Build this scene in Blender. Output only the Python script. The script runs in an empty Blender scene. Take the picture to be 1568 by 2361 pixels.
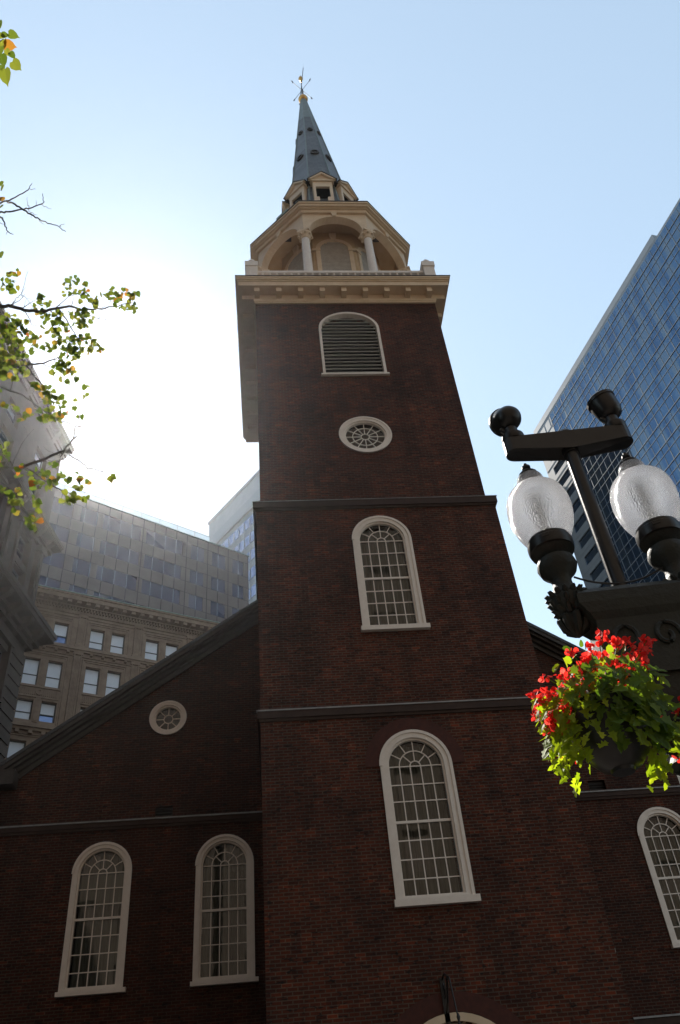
import bpy, math, random
from mathutils import Matrix, Vector
R_ = math.radians
sc = bpy.context.scene
# ------------------------------------------------------------------ camera
yaw, pitch, roll = R_(6.9979), R_(40.281), R_(-6.1028)
fwd = Vector((math.sin(yaw)*math.cos(pitch), math.cos(yaw)*math.cos(pitch), math.sin(pitch)))
rt0 = Vector((math.cos(yaw), -math.sin(yaw), 0)); up0 = rt0.cross(fwd)
crt = math.cos(roll)*rt0 + math.sin(roll)*up0
cup = -math.sin(roll)*rt0 + math.cos(roll)*up0
cd = bpy.data.cameras.new('camera'); cam = bpy.data.objects.new('camera', cd)
sc.collection.objects.link(cam); sc.camera = cam
cam.matrix_world = Matrix(((crt.x, cup.x, -fwd.x, 0), (crt.y, cup.y, -fwd.y, 0), (crt.z, cup.z, -fwd.z, 1.6), (0, 0, 0, 1)))
cd.sensor_fit = 'VERTICAL'; cd.sensor_height = 24; cd.sensor_width = 36
cd.lens = 1895.5/2361*24; cd.clip_start = .05; cd.clip_end = 3000
# ------------------------------------------------------------------ world, sun
SUN_AZ, SUN_EL = R_(-14.1), R_(46.8)
w = bpy.data.worlds.new('World'); sc.world = w; w.use_nodes = True
nt = w.node_tree
sky = nt.nodes.new('ShaderNodeTexSky'); sky.sky_type = 'NISHITA'; sky.sun_disc = False
sky.sun_elevation = SUN_EL; sky.sun_rotation = SUN_AZ
sky.air_density = 1.0; sky.dust_density = .12; sky.ozone_density = 2.0; sky.altitude = 0
bg = nt.nodes['Background']; bg.inputs['Strength'].default_value = .15
wb = nt.nodes.new('ShaderNodeMix'); wb.data_type = 'RGBA'; wb.blend_type = 'MULTIPLY'; wb.inputs[0].default_value = 1; wb.inputs[7].default_value = (.98, 1.035, .985, 1)
gm = nt.nodes.new('ShaderNodeGamma'); gm.inputs[1].default_value = .62
hs = nt.nodes.new('ShaderNodeHueSaturation'); hs.inputs['Saturation'].default_value = .86
nt.links.new(sky.outputs[0], gm.inputs[0]); nt.links.new(gm.outputs[0], hs.inputs['Color']); nt.links.new(hs.outputs[0], wb.inputs[6]); nt.links.new(wb.outputs[2], bg.inputs['Color'])
sd = bpy.data.lights.new('sun', 'SUN'); sd.energy = 3.2; sd.angle = R_(.53); sd.color = (1, .94, .85)
so = bpy.data.objects.new('sun', sd); sc.collection.objects.link(so)
sdir = Vector((math.sin(SUN_AZ)*math.cos(SUN_EL), math.cos(SUN_AZ)*math.cos(SUN_EL), math.sin(SUN_EL)))
so.rotation_euler = sdir.to_track_quat('Z', 'Y').to_euler()
so.location = (0, 0, 80)
sc.view_settings.view_transform = 'Standard'; sc.view_settings.look = 'None'
sc.view_settings.gamma = 1; sc.view_settings.exposure = 1.56
sc.cycles.use_denoising = True
sc.cycles.max_bounces = 8; sc.cycles.transparent_max_bounces = 16
sc.cycles.sample_clamp_indirect = 6
random.seed(7)
C = sc.collection
# ------------------------------------------------------------------ materials
def mat(name, col=(.5, .5, .5), rough=.7, metal=0, spec=.5):
    m = bpy.data.materials.new(name); m.use_nodes = True
    b = m.node_tree.nodes['Principled BSDF']
    b.inputs['Base Color'].default_value = (*col, 1); b.inputs['Roughness'].default_value = rough
    b.inputs['Metallic'].default_value = metal; b.inputs['Specular IOR Level'].default_value = spec
    return m, m.node_tree, b
def N(nt, t, **k):
    n = nt.nodes.new(t)
    for a, v in k.items():
        if a in n.inputs: n.inputs[a].default_value = v
        else: setattr(n, a, v)
    return n
def ramp(nt, fac, stops):
    r = nt.nodes.new('ShaderNodeValToRGB'); e = r.color_ramp.elements
    while len(e) < len(stops): e.new(.5)
    for i, (p, c) in enumerate(stops): e[i].position = p; e[i].color = (*c, 1)
    nt.links.new(fac, r.inputs[0]); return r
def wall_uv(nt):            # u = x + y (walls run along an axis), v = z
    tc = nt.nodes.new('ShaderNodeTexCoord'); s = nt.nodes.new('ShaderNodeSeparateXYZ')
    a = N(nt, 'ShaderNodeMath', operation='ADD'); c = nt.nodes.new('ShaderNodeCombineXYZ')
    nt.links.new(tc.outputs['Object'], s.inputs[0]); nt.links.new(s.outputs[0], a.inputs[0]); nt.links.new(s.outputs[1], a.inputs[1])
    nt.links.new(a.outputs[0], c.inputs[0]); nt.links.new(s.outputs[2], c.inputs[1])
    return tc, c
def mixc(nt, fac, a, b, mode='MIX'):
    m = nt.nodes.new('ShaderNodeMix'); m.data_type = 'RGBA'; m.blend_type = mode
    for i, v in ((0, fac), (6, a), (7, b)):
        if hasattr(v, 'is_linked'): nt.links.new(v, m.inputs[i])
        elif i == 0: m.inputs[0].default_value = v
        else: m.inputs[i].default_value = (*v, 1)
    return m.outputs[2]
def bump(nt, b, h, st, dist=.01):
    n = N(nt, 'ShaderNodeBump'); n.inputs['Strength'].default_value = st; n.inputs['Distance'].default_value = dist
    nt.links.new(h, n.inputs['Height']); nt.links.new(n.outputs[0], b.inputs['Normal'])
def noise(nt, vec, scale, detail=4, rough=.6):
    n = N(nt, 'ShaderNodeTexNoise'); n.inputs['Scale'].default_value = scale; n.inputs['Detail'].default_value = detail
    n.inputs['Roughness'].default_value = rough
    nt.links.new(vec, n.inputs['Vector']); return n.outputs['Fac']
def brick_mat(name, c1, c2, c3, mort, bw=.21, bh=.072, ms=.011, patch=.45):
    m, nt, b = mat(name, rough=.85, spec=.25)
    tc, uv = wall_uv(nt)
    br = N(nt, 'ShaderNodeTexBrick'); br.offset = .5
    for k, v in (('Scale', 1), ('Brick Width', bw), ('Row Height', bh), ('Mortar Size', ms), ('Mortar Smooth', .15), ('Bias', -.1)): br.inputs[k].default_value = v
    br.inputs['Color1'].default_value = (*c1, 1); br.inputs['Color2'].default_value = (*c2, 1); br.inputs['Mortar'].default_value = (*mort, 1)
    nt.links.new(uv.outputs[0], br.inputs['Vector'])
    # second random layer: dark headers scattered over the wall
    mp = N(nt, 'ShaderNodeVectorMath', operation='DIVIDE'); mp.inputs[1].default_value = (bw, bh, 1)
    nt.links.new(uv.outputs[0], mp.inputs[0])
    n2 = noise(nt, mp.outputs[0], .9, 2, .9)
    r2 = ramp(nt, n2, [(0, (0, 0, 0)), (.56, (0, 0, 0)), (.66, (1, 1, 1)), (1, (1, 1, 1))])
    k = mixc(nt, r2.outputs[0], br.outputs['Color'], c3)
    # patches of wear, old lime and soot
    n3 = noise(nt, uv.outputs[0], .55, 6, .65)
    r3 = ramp(nt, n3, [(.30, (.45, .47, .52)), (.5, (1, 1, 1)), (.70, (1.5, 1.3, 1.15))])
    k = mixc(nt, patch*2, k, r3.outputs[0], 'MULTIPLY')
    mps = N(nt, 'ShaderNodeMapping'); mps.inputs['Scale'].default_value = (1.6, .16, 1); nt.links.new(uv.outputs[0], mps.inputs[0])
    rs = ramp(nt, noise(nt, mps.outputs[0], 1.0, 5, .7), [(.30, (.55, .56, .60)), (.50, (1, 1, 1)), (.72, (1.35, 1.2, 1.1))])
    k = mixc(nt, .8, k, rs.outputs[0], 'MULTIPLY')
    wn = N(nt, 'ShaderNodeTexWhiteNoise'); fl = N(nt, 'ShaderNodeVectorMath', operation='FLOOR'); nt.links.new(mp.outputs[0], fl.inputs[0]); nt.links.new(fl.outputs[0], wn.inputs['Vector'])
    rw = ramp(nt, wn.outputs['Value'], [(0, (.5, .5, .55)), (.12, (1, 1, 1)), (.85, (1, 1, 1)), (1, (1.9, 1.6, 1.4))])
    k = mixc(nt, .9, k, rw.outputs[0], 'MULTIPLY')
    k2 = mixc(nt, br.outputs['Fac'], k, mort)
    n4 = noise(nt, uv.outputs[0], 1.7, 5, .7)
    r4 = ramp(nt, n4, [(.50, (0, 0, 0)), (.70, (.85, .85, .85))])
    k3 = mixc(nt, r4.outputs[0], k, k2)     # joints show only where they have not weathered dark
    nt.links.new(k3, b.inputs['Base Color'])
    inv = N(nt, 'ShaderNodeMath', operation='SUBTRACT'); inv.inputs[0].default_value = 1; nt.links.new(br.outputs['Fac'], inv.inputs[1])
    bump(nt, b, inv.outputs[0], .5, .012)
    return m
def noisy(name, ca, cb, scale=3, rough=.7, metal=0, bs=.2, bd=.01, spec=.5, stretch=(1, 1, 1)):
    m, nt, b = mat(name, rough=rough, metal=metal, spec=spec)
    tc = nt.nodes.new('ShaderNodeTexCoord'); mp = nt.nodes.new('ShaderNodeMapping'); mp.inputs['Scale'].default_value = stretch
    nt.links.new(tc.outputs['Object'], mp.inputs[0])
    n = noise(nt, mp.outputs[0], scale, 6, .65)
    r = ramp(nt, n, [(.3, ca), (.7, cb)])
    nt.links.new(r.outputs[0], b.inputs['Base Color'])
    if bs: bump(nt, b, noise(nt, mp.outputs[0], scale*4, 4), bs, bd)
    return m
def course_mat(name, ca, cb, w_, h_, line, ms=.012, rough=.5, lw=.8):
    m, nt, b = mat(name, rough=rough)
    tc, uv = wall_uv(nt)
    br = N(nt, 'ShaderNodeTexBrick'); br.offset = .5
    for k, v in (('Scale', 1), ('Brick Width', w_), ('Row Height', h_), ('Mortar Size', ms), ('Mortar Smooth', .3)): br.inputs[k].default_value = v
    br.inputs['Color1'].default_value = (*ca, 1); br.inputs['Color2'].default_value = (*cb, 1); br.inputs['Mortar'].default_value = (*line, 1)
    nt.links.new(uv.outputs[0], br.inputs['Vector'])
    n = noise(nt, uv.outputs[0], .8, 6, .7); r = ramp(nt, n, [(.3, (.65, .65, .65)), (.7, (1.25, 1.25, 1.25))])
    nt.links.new(mixc(nt, lw, br.outputs['Color'], r.outputs[0], 'MULTIPLY'), b.inputs['Base Color'])
    inv = N(nt, 'ShaderNodeMath', operation='SUBTRACT'); inv.inputs[0].default_value = 1; nt.links.new(br.outputs['Fac'], inv.inputs[1])
    bump(nt, b, inv.outputs[0], .4, .02)
    return m
def see_glass(name, tint=(.8, .85, .85), gloss=.3, rough=.02, bs=.02, scale=2.2):
    m = bpy.data.materials.new(name); m.use_nodes = True; nt = m.node_tree; nt.nodes.clear()
    o = nt.nodes.new('ShaderNodeOutputMaterial'); tr = nt.nodes.new('ShaderNodeBsdfTransparent'); gl = nt.nodes.new('ShaderNodeBsdfGlossy')
    tr.inputs[0].default_value = (*tint, 1); gl.inputs['Roughness'].default_value = rough
    fr = nt.nodes.new('ShaderNodeFresnel'); fr.inputs[0].default_value = 1.5
    mu = N(nt, 'ShaderNodeMath', operation='MULTIPLY_ADD'); mu.inputs[1].default_value = 1.0; mu.inputs[2].default_value = gloss*.12
    mx = nt.nodes.new('ShaderNodeMixShader')
    nt.links.new(fr.outputs[0], mu.inputs[0]); nt.links.new(mu.outputs[0], mx.inputs[0]); nt.links.new(tr.outputs[0], mx.inputs[1]); nt.links.new(gl.outputs[0], mx.inputs[2])
    nt.links.new(mx.outputs[0], o.inputs[0])
    tc = nt.nodes.new('ShaderNodeTexCoord'); bn = nt.nodes.new('ShaderNodeBump'); bn.inputs['Strength'].default_value = bs; bn.inputs['Distance'].default_value = .05
    nt.links.new(noise(nt, tc.outputs['Object'], scale, 2), bn.inputs['Height']); nt.links.new(bn.outputs[0], gl.inputs['Normal'])
    return m
def pane_mat(name, cols, cell, rough=.06, metal=.85, tilt=.012, cell_off=(0, 0, 0)):
    """reflective curtain-wall glass: each pane keeps its own tint and its own slight lean"""
    m, nt, b = mat(name, rough=rough, metal=metal)
    tc = nt.nodes.new('ShaderNodeTexCoord')
    ad = N(nt, 'ShaderNodeVectorMath', operation='ADD'); ad.inputs[1].default_value = cell_off
    dv = N(nt, 'ShaderNodeVectorMath', operation='DIVIDE'); dv.inputs[1].default_value = cell
    fl = N(nt, 'ShaderNodeVectorMath', operation='FLOOR'); wn = N(nt, 'ShaderNodeTexWhiteNoise'); wn.noise_dimensions = '3D'
    nt.links.new(tc.outputs['Object'], ad.inputs[0]); nt.links.new(ad.outputs[0], dv.inputs[0]); nt.links.new(dv.outputs[0], fl.inputs[0]); nt.links.new(fl.outputs[0], wn.inputs['Vector'])
    r = ramp(nt, wn.outputs['Value'], cols); nt.links.new(r.outputs[0], b.inputs['Base Color'])
    g = nt.nodes.new('ShaderNodeNewGeometry')
    sb = N(nt, 'ShaderNodeVectorMath', operation='SUBTRACT'); sb.inputs[1].default_value = (.5, .5, .5)
    scl = N(nt, 'ShaderNodeVectorMath', operation='SCALE'); scl.inputs['Scale'].default_value = tilt
    a2 = N(nt, 'ShaderNodeVectorMath', operation='ADD'); nm = N(nt, 'ShaderNodeVectorMath', operation='NORMALIZE')
    nt.links.new(wn.outputs['Color'], sb.inputs[0]); nt.links.new(sb.outputs[0], scl.inputs[0]); nt.links.new(scl.outputs[0], a2.inputs[0])
    nt.links.new(g.outputs['Normal'], a2.inputs[1]); nt.links.new(a2.outputs[0], nm.inputs[0]); nt.links.new(nm.outputs[0], b.inputs['Normal'])
    return m
def leaf_mat(name, stops, trans=.55, glow=(1.9, 1.9, .7)):
    m = bpy.data.materials.new(name); m.use_nodes = True; nt = m.node_tree; nt.nodes.clear()
    o = nt.nodes.new('ShaderNodeOutputMaterial'); g = nt.nodes.new('ShaderNodeNewGeometry')
    r = ramp(nt, g.outputs['Random Per Island'], stops)
    d = nt.nodes.new('ShaderNodeBsdfPrincipled'); d.inputs['Roughness'].default_value = .62
    t = nt.nodes.new('ShaderNodeBsdfTranslucent')
    tb = mixc(nt, 1.0, r.outputs[0], glow, 'MULTIPLY')
    nt.links.new(r.outputs[0], d.inputs['Base Color']); nt.links.new(tb, t.inputs[0])
    mx = nt.nodes.new('ShaderNodeMixShader'); mx.inputs[0].default_value = trans
    nt.links.new(d.outputs[0], mx.inputs[1]); nt.links.new(t.outputs[0], mx.inputs[2]); nt.links.new(mx.outputs[0], o.inputs[0])
    return m
M = {}
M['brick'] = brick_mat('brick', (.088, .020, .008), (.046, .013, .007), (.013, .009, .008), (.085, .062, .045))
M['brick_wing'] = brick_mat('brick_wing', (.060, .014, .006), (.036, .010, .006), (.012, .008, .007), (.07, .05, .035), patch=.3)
M['arch_brick'] = noisy('arch_brick', (.045, .013, .008), (.085, .021, .011), 9, .85)
M['belt'] = noisy('belt_stone', (.034, .019, .014), (.055, .030, .021), 4, .85)
M['lead'] = noisy('lead', (.20, .20, .20), (.34, .34, .33), 5, .5, 0)
M['cream'] = noisy('cream_paint', (.66, .50, .33), (.76, .60, .42), 2.5, .6, bs=.05)
M['white'] = noisy('white_paint', (.74, .655, .575), (.82, .745, .665), 6, .55, bs=.05)
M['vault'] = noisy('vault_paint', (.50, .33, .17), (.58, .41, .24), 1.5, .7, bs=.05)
M['louvre'] = noisy('louvre_paint', (.36, .32, .27), (.46, .42, .36), 5, .6, bs=.1)
M['dark'] = mat('dark_void', (.012, .012, .014), .9)[0]
M['slate'] = course_mat('slate', (.065, .072, .076), (.10, .107, .11), .34, .2, (.035, .037, .04))
M['roof'] = course_mat('roof_slate', (.04, .043, .046), (.055, .06, .063), .3, .2, (.03, .03, .03))
M['copper'] = noisy('old_copper', (.13, .165, .16), (.18, .22, .215), 3, .6)
M['rake'] = noisy('dark_trim', (.035, .028, .024), (.055, .045, .038), 6, .6)
M['gold'] = noisy('gold_leaf', (.45, .22, .05), (.65, .36, .10), 5, .3, .9)
M['iron'] = noisy('black_iron', (.007, .007, .008), (.016, .015, .015), 14, .36, 0, .3, .002)
M['iron_rough'] = noisy('weathered_iron', (.006, .008, .006), (.016, .019, .012), 10, .6, 0, .6, .01)
M['pane'] = see_glass('window_glass')
M['curtain'] = noisy('curtain_cloth', (.11, .105, .085), (.24, .23, .19), 4, .9, stretch=(6, 1, .3))
M['blind'] = noisy('pale_blind_and_reflection', (.78, .80, .84), (.88, .89, .92), 1.2, .5, bs=.02)  # paleness also stands in for sky reflected in the glass
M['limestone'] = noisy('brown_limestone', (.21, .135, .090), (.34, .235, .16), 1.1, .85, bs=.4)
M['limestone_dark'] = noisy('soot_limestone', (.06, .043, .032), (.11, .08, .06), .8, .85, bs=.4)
M['recess'] = noisy('recess_stone', (.13, .10, .08), (.19, .15, .12), 2, .85)
M['verdigris'] = noisy('verdigris', (.20, .26, .21), (.30, .36, .29), 2, .7)
M['concrete'] = noisy('pale_panel', (.118, .088, .078), (.155, .12, .108), .7, .6, bs=.1)
M['metal_panel'] = noisy('metal_panel', (.16, .17, .18), (.20, .21, .22), .6, .4, .3, bs=.02)
M['mull'] = mat('mullion', (.16, .17, .18), .35, .6)[0]
M['mull_grey'] = mat('grey_mullion', (.24, .24, .25), .45, .3)[0]
M['mull_light'] = mat('bright_mullion', (.62, .62, .62), .25, .8)[0]
M['frame_dark'] = mat('sash_dark', (.05, .045, .045), .5)[0]
M['blueglass'] = pane_mat('blue_reflective_glass', [(0, (.050, .10, .18)), (.5, (.075, .14, .225)), (1, (.12, .165, .21))], (1.09, 50, 2.55), tilt=.018, metal=.95, rough=.03)
M['checkglass'] = pane_mat('purple_grey_glass', [(0, (.022, .024, .042)), (.6, (.036, .036, .060)), (1, (.09, .08, .10))], (1.23, 50, 3.05), tilt=.02, metal=.6, rough=.12, cell_off=(-.25, 0, 0))
M['sashglass'] = pane_mat('sash_glass', [(0, (.10, .13, .24)), (1, (.20, .24, .36))], (.8, 50, 2), metal=.7, rough=.08)
M['leaf'] = leaf_mat('linden_leaf', [(0, (.040, .062, .016)), (.55, (.072, .095, .024)), (.9, (.12, .125, .035)), (.97, (.20, .10, .03)), (1, (.26, .07, .03))], .62)
M['vine'] = leaf_mat('vine_leaf', [(0, (.14, .20, .012)), (.6, (.24, .31, .018)), (1, (.33, .38, .03))], .62)
M['darkleaf'] = leaf_mat('dark_leaf', [(0, (.05, .10, .015)), (.5, (.11, .18, .02)), (1, (.19, .26, .025))], .55)
M['petal'] = leaf_mat('petal', [(0, (.55, .015, .015)), (.6, (.76, .04, .035)), (1, (.85, .16, .14))], .5, (1.3, 1.2, 1.0))
M['bark'] = noisy('bark', (.05, .038, .03), (.10, .075, .06), 12, .9, 0, .8, .01)
M['asphalt'] = noisy('asphalt', (.04, .04, .042), (.06, .06, .06), 6, .9)
M['paving'] = brick_mat('paving', (.10, .06, .045), (.08, .05, .04), (.06, .045, .04), (.1, .09, .08))
M['granite'] = noisy('granite', (.26, .26, .26), (.36, .35, .34), 20, .7)
M['tan'] = noisy('tan_stone', (.11, .085, .065), (.15, .12, .09), 1, .85)
M['wood'] = noisy('door_wood', (.10, .06, .035), (.15, .09, .05), 4, .6, stretch=(6, 1, 1))
# globe glass
def globe_mat():
    m = bpy.data.materials.new('pebbled_acrylic'); m.use_nodes = True; nt = m.node_tree; nt.nodes.clear()
    o = nt.nodes.new('ShaderNodeOutputMaterial')
    tc = nt.nodes.new('ShaderNodeTexCoord')
    vo = N(nt, 'ShaderNodeTexVoronoi'); vo.inputs['Scale'].default_value = 125; vo.feature = 'SMOOTH_F1'
    nt.links.new(tc.outputs['Object'], vo.inputs['Vector'])
    bn = nt.nodes.new('ShaderNodeBump'); bn.inputs['Strength'].default_value = 1.0; bn.inputs['Distance'].default_value = .018
    nt.links.new(vo.outputs['Distance'], bn.inputs['Height'])
    tl = nt.nodes.new('ShaderNodeBsdfTranslucent'); tl.inputs[0].default_value = (.86, .86, .88, 1)
    rf = nt.nodes.new('ShaderNodeBsdfRefraction'); rf.inputs['IOR'].default_value = 1.22; rf.inputs['Roughness'].default_value = .05; rf.inputs[0].default_value = (.93, .94, .96, 1)
    gl = nt.nodes.new('ShaderNodeBsdfGlossy'); gl.inputs['Roughness'].default_value = .12
    for s_ in (rf, gl): nt.links.new(bn.outputs[0], s_.inputs['Normal'])
    m1 = nt.nodes.new('ShaderNodeMixShader'); m1.inputs[0].default_value = .70
    m2 = nt.nodes.new('ShaderNodeMixShader'); m2.inputs[0].default_value = .14
    nt.links.new(tl.outputs[0], m1.inputs[1]); nt.links.new(rf.outputs[0], m1.inputs[2])
    nt.links.new(m1.outputs[0], m2.inputs[1]); nt.links.new(gl.outputs[0], m2.inputs[2]); nt.links.new(m2.outputs[0], o.inputs[0])
    return m
M['globe'] = globe_mat()
# ------------------------------------------------------------------ mesh builder
class MB:
    def __init__(s, T=None): s.v = []; s.f = []; s.T = T or Matrix.Identity(4)
    def add(s, vs, fs, T=None):
        n = len(s.v); X = s.T @ T if T is not None else s.T
        s.v += [tuple(X @ Vector(p)) for p in vs]; s.f += [tuple(i+n for i in q) for q in fs]; return s
    def box(s, x0, x1, y0, y1, z0, z1, T=None):
        return s.add([(x0, y0, z0), (x1, y0, z0), (x1, y1, z0), (x0, y1, z0), (x0, y0, z1), (x1, y0, z1), (x1, y1, z1), (x0, y1, z1)],
              [(3, 2, 1, 0), (4, 5, 6, 7), (0, 1, 5, 4), (1, 2, 6, 5), (2, 3, 7, 6), (3, 0, 4, 7)], T)
    def xz(s, poly, y0, y1, T=None):      # extrude an x-z polygon along y
        n = len(poly); vs = [(x, y0, z) for x, z in poly] + [(x, y1, z) for x, z in poly]
        fs = [tuple(range(n)), tuple(range(2*n-1, n-1, -1))] + [(i, i+n, (i+1) % n+n, (i+1) % n) for i in range(n)]
        return s.add(vs, fs, T)
    def yz(s, poly, x0, x1, T=None):      # extrude a y-z polygon along x
        n = len(poly); vs = [(x0, y, z) for y, z in poly] + [(x1, y, z) for y, z in poly]
        fs = [tuple(range(n-1, -1, -1)), tuple(range(n, 2*n))] + [(i, (i+1) % n, (i+1) % n+n, i+n) for i in range(n)]
        return s.add(vs, fs, T)
    def ring(s, a, b, y0, y1, closed=True, T=None):    # band between two x-z outlines of equal length
        n = len(a); vs = [(x, y0, z) for x, z in a]+[(x, y0, z) for x, z in b]+[(x, y1, z) for x, z in a]+[(x, y1, z) for x, z in b]
        fs = []
        for i in range(n if closed else n-1):
            j = (i+1) % n
            fs += [(i, j, j+n, i+n), (i+2*n, i+3*n, j+3*n, j+2*n), (i, i+2*n, j+2*n, j), (i+n, j+n, j+3*n, i+3*n)]
        if not closed: fs += [(0, n, 3*n, 2*n), (n-1, 3*n-1, 4*n-1, 2*n-1)]
        return s.add(vs, fs, T)
    def lathe(s, prof, n=24, T=None, caps=True, ang=0):
        vs = [(r*math.cos(ang+2*math.pi*k/n), r*math.sin(ang+2*math.pi*k/n), z) for r, z in prof for k in range(n)]
        fs = [(i*n+k, i*n+(k+1) % n, (i+1)*n+(k+1) % n, (i+1)*n+k) for i in range(len(prof)-1) for k in range(n)]
        if caps: fs += [tuple(range(n-1, -1, -1)), tuple((len(prof)-1)*n+k for k in range(n))]
        return s.add(vs, fs, T)
    def tube(s, pts, rad, n=8):
        pts = [Vector(p) for p in pts]
        if not hasattr(rad, '__len__'): rad = [rad]*len(pts)
        vs = []; ref = None
        for i, p in enumerate(pts):
            d = (pts[min(i+1, len(pts)-1)]-pts[max(i-1, 0)]).normalized()
            if ref is None: ref = Vector((0, 0, 1)) if abs(d.z) < .9 else Vector((1, 0, 0))
            a = d.cross(ref).normalized(); b = d.cross(a).normalized(); ref = b.cross(d) if False else ref
            vs += [tuple(p+rad[i]*(math.cos(2*math.pi*k/n)*a+math.sin(2*math.pi*k/n)*b)) for k in range(n)]
        fs = [(i*n+k, i*n+(k+1) % n, (i+1)*n+(k+1) % n, (i+1)*n+k) for i in range(len(pts)-1) for k in range(n)]
        fs += [tuple(range(n-1, -1, -1)), tuple((len(pts)-1)*n+k for k in range(n))]
        return s.add(vs, fs)
    def build(s, name, m, parent=None, smooth=False, label=None):
        me = bpy.data.meshes.new(name); me.from_pydata(s.v, [], s.f); me.materials.append(m); me.validate(); me.update()
        if smooth:
            me.polygons.foreach_set('use_smooth', [True]*len(me.polygons)); me.set_sharp_from_angle(angle=R_(38))
        o = bpy.data.objects.new(name, me); C.objects.link(o)
        if parent: o.parent = parent
        if label: o['label'] = label
        return o
def TL(x, y, z): return Matrix.Translation((x, y, z))
def RZ(a): return Matrix.Rotation(a, 4, 'Z')
def thing(name, label, cat, loc=(0, 0, 0), rz=0, group=None):
    o = bpy.data.objects.new(name, None); C.objects.link(o); o.location = loc; o.rotation_euler = (0, 0, rz); o.empty_display_size = .3
    o['label'] = label; o['category'] = cat
    if group: o['group'] = group
    return o
def copy_tree(o, parent=None):
    c = o.copy(); C.objects.link(c); c.parent = parent
    for ch in [x for x in ALLOBJ() if x.parent == o]: copy_tree(ch, c)
    return c
def ALLOBJ(): return list(C.objects)
def arch(cx, hw, zb, zs, rise, n=20):     # closed outline: up the right side, over the arch, down the left
    return [(cx-hw, zb), (cx+hw, zb)] + [(cx+hw*math.cos(math.pi*k/n), zs+rise*math.sin(math.pi*k/n)) for k in range(n+1)]
def circ(cx, cz, rx, rz=None, n=36): rz = rz or rx; return [(cx+rx*math.cos(2*math.pi*k/n), cz+rz*math.sin(2*math.pi*k/n)) for k in range(n)]
def holed(mb, outline, holes, y0, y1):    # wall slab in the x-z plane with real openings
    cu = bpy.data.curves.new('tmp', 'CURVE'); cu.dimensions = '2D'; cu.fill_mode = 'BOTH'; cu.extrude = abs(y1-y0)/2
    for pl in [outline]+holes:
        sp = cu.splines.new('POLY'); sp.points.add(len(pl)-1); sp.use_cyclic_u = True
        for i, (x, z) in enumerate(pl): sp.points[i].co = (x, z, 0, 1)
    ob = bpy.data.objects.new('tmp', cu); C.objects.link(ob)
    dg = bpy.context.evaluated_depsgraph_get(); me = bpy.data.meshes.new_from_object(ob.evaluated_get(dg))
    ym = (y0+y1)/2
    mb.add([(v.co.x, ym-v.co.z, v.co.y) for v in me.vertices], [tuple(p.vertices) for p in me.polygons])
    bpy.data.objects.remove(ob); bpy.data.curves.remove(cu); bpy.data.meshes.remove(me)
    return mb

# ================================================================== ground
def structure(name, mb, m):
    o = mb.build(name, m); o['kind'] = 'structure'; return o
structure('ground', MB().box(-900, 900, -900, 900, -1, 0), M['asphalt'])
structure('pavement', MB().box(-7.2, 40, -6, 40, 0.004, .14), M['paving'])
structure('kerb', MB().box(-7.5, -7.2, -6, 40, 0.004, .145), M['granite'])

# ================================================================== brick meeting house
OX, OY = 3.25, 18.0
ch = thing('brick_church', 'red brick meeting house with a square tower, white arched belfry and slate spire', 'church', (OX, OY, 0))
T0 = TL(-OX, -OY, 0)
def CB(): return MB(T0)
A1 = arch(3.33, .80, 6.38, 9.27, .80); A2 = arch(3.30, .80, 13.01, 15.9, .80)
LV = arch(3.24, 1.06, 23.12, 25.65, .90); RW = circ(3.28, 20.18, .80, .77); DR = arch(3.35, 1.2, .14, 2.98, 1.2)
mb = CB(); holed(mb, [(-.2, .14), (6.82, .14), (6.82, 17.2), (-.2, 17.2)], [A1, A2, DR], 18.0, 18.4)
mb.box(-.2, .2, 18.4, 25.2, .14, 17.2); mb.box(6.42, 6.82, 18.4, 25.2, .14, 17.2); mb.box(.2, 6.42, 24.8, 25.2, .14, 17.2)
mb.build('tower_wall', M['brick'], ch)
mb = CB(); holed(mb, [(-.08, 17.2), (6.62, 17.2), (6.62, 27.62), (-.08, 27.62)], [LV, RW], 18.06, 18.46)
mb.box(-.08, .32, 18.46, 25.1, 17.2, 27.62); mb.box(6.22, 6.62, 18.46, 25.1, 17.2, 27.62); mb.box(.32, 6.22, 24.7, 25.1, 17.2, 27.62); mb.box(.32, 6.22, 18.46, 24.7, 17.25, 17.4)
mb.build('tower_wall', M['brick'], ch, label='upper tower stage of dark red brick')
# brick arches over tower windows and door
for (cx, zs, r0, r1) in ((3.33, 9.27, .83, 1.16), (3.35, 2.98, 1.36, 1.7)):
    a = [(cx+r0*math.cos(math.pi*k/24), zs+r0*math.sin(math.pi*k/24)) for k in range(25)]
    b = [(cx+r1*math.cos(math.pi*k/24), zs+r1*math.sin(math.pi*k/24)) for k in range(25)]
    CB().ring(a, b, 17.985, 18.0-.001, False).build('brick_arch', M['arch_brick'], ch)
# belt courses
def belt(z0, z1, x0, x1, yf, yb, pr, top=.035):
    b = CB(); b.box(x0-pr, x1+pr, yf-pr, yf, z0, z1); b.box(x0-pr, x0, yf, yb, z0, z1); b.box(x1, x1+pr, yf, yb, z0, z1)
    b.box(x0-pr*.5, x1+pr*.5, yf-pr*.5, yf, z0-.07, z0)
    o = b.build('belt_course', M['belt'], ch)
    t = CB(); t.box(x0-pr-.02, x1+pr+.02, yf-pr-.02, yf, z1, z1+top); t.build('lead_flashing', M['lead'], o)
belt(10.58, 10.76, -.2, 6.82, 18.0, 22.6, .07)
belt(17.14, 17.36, -.2, 6.80, 18.0, 25.2, .09, .012)
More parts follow.
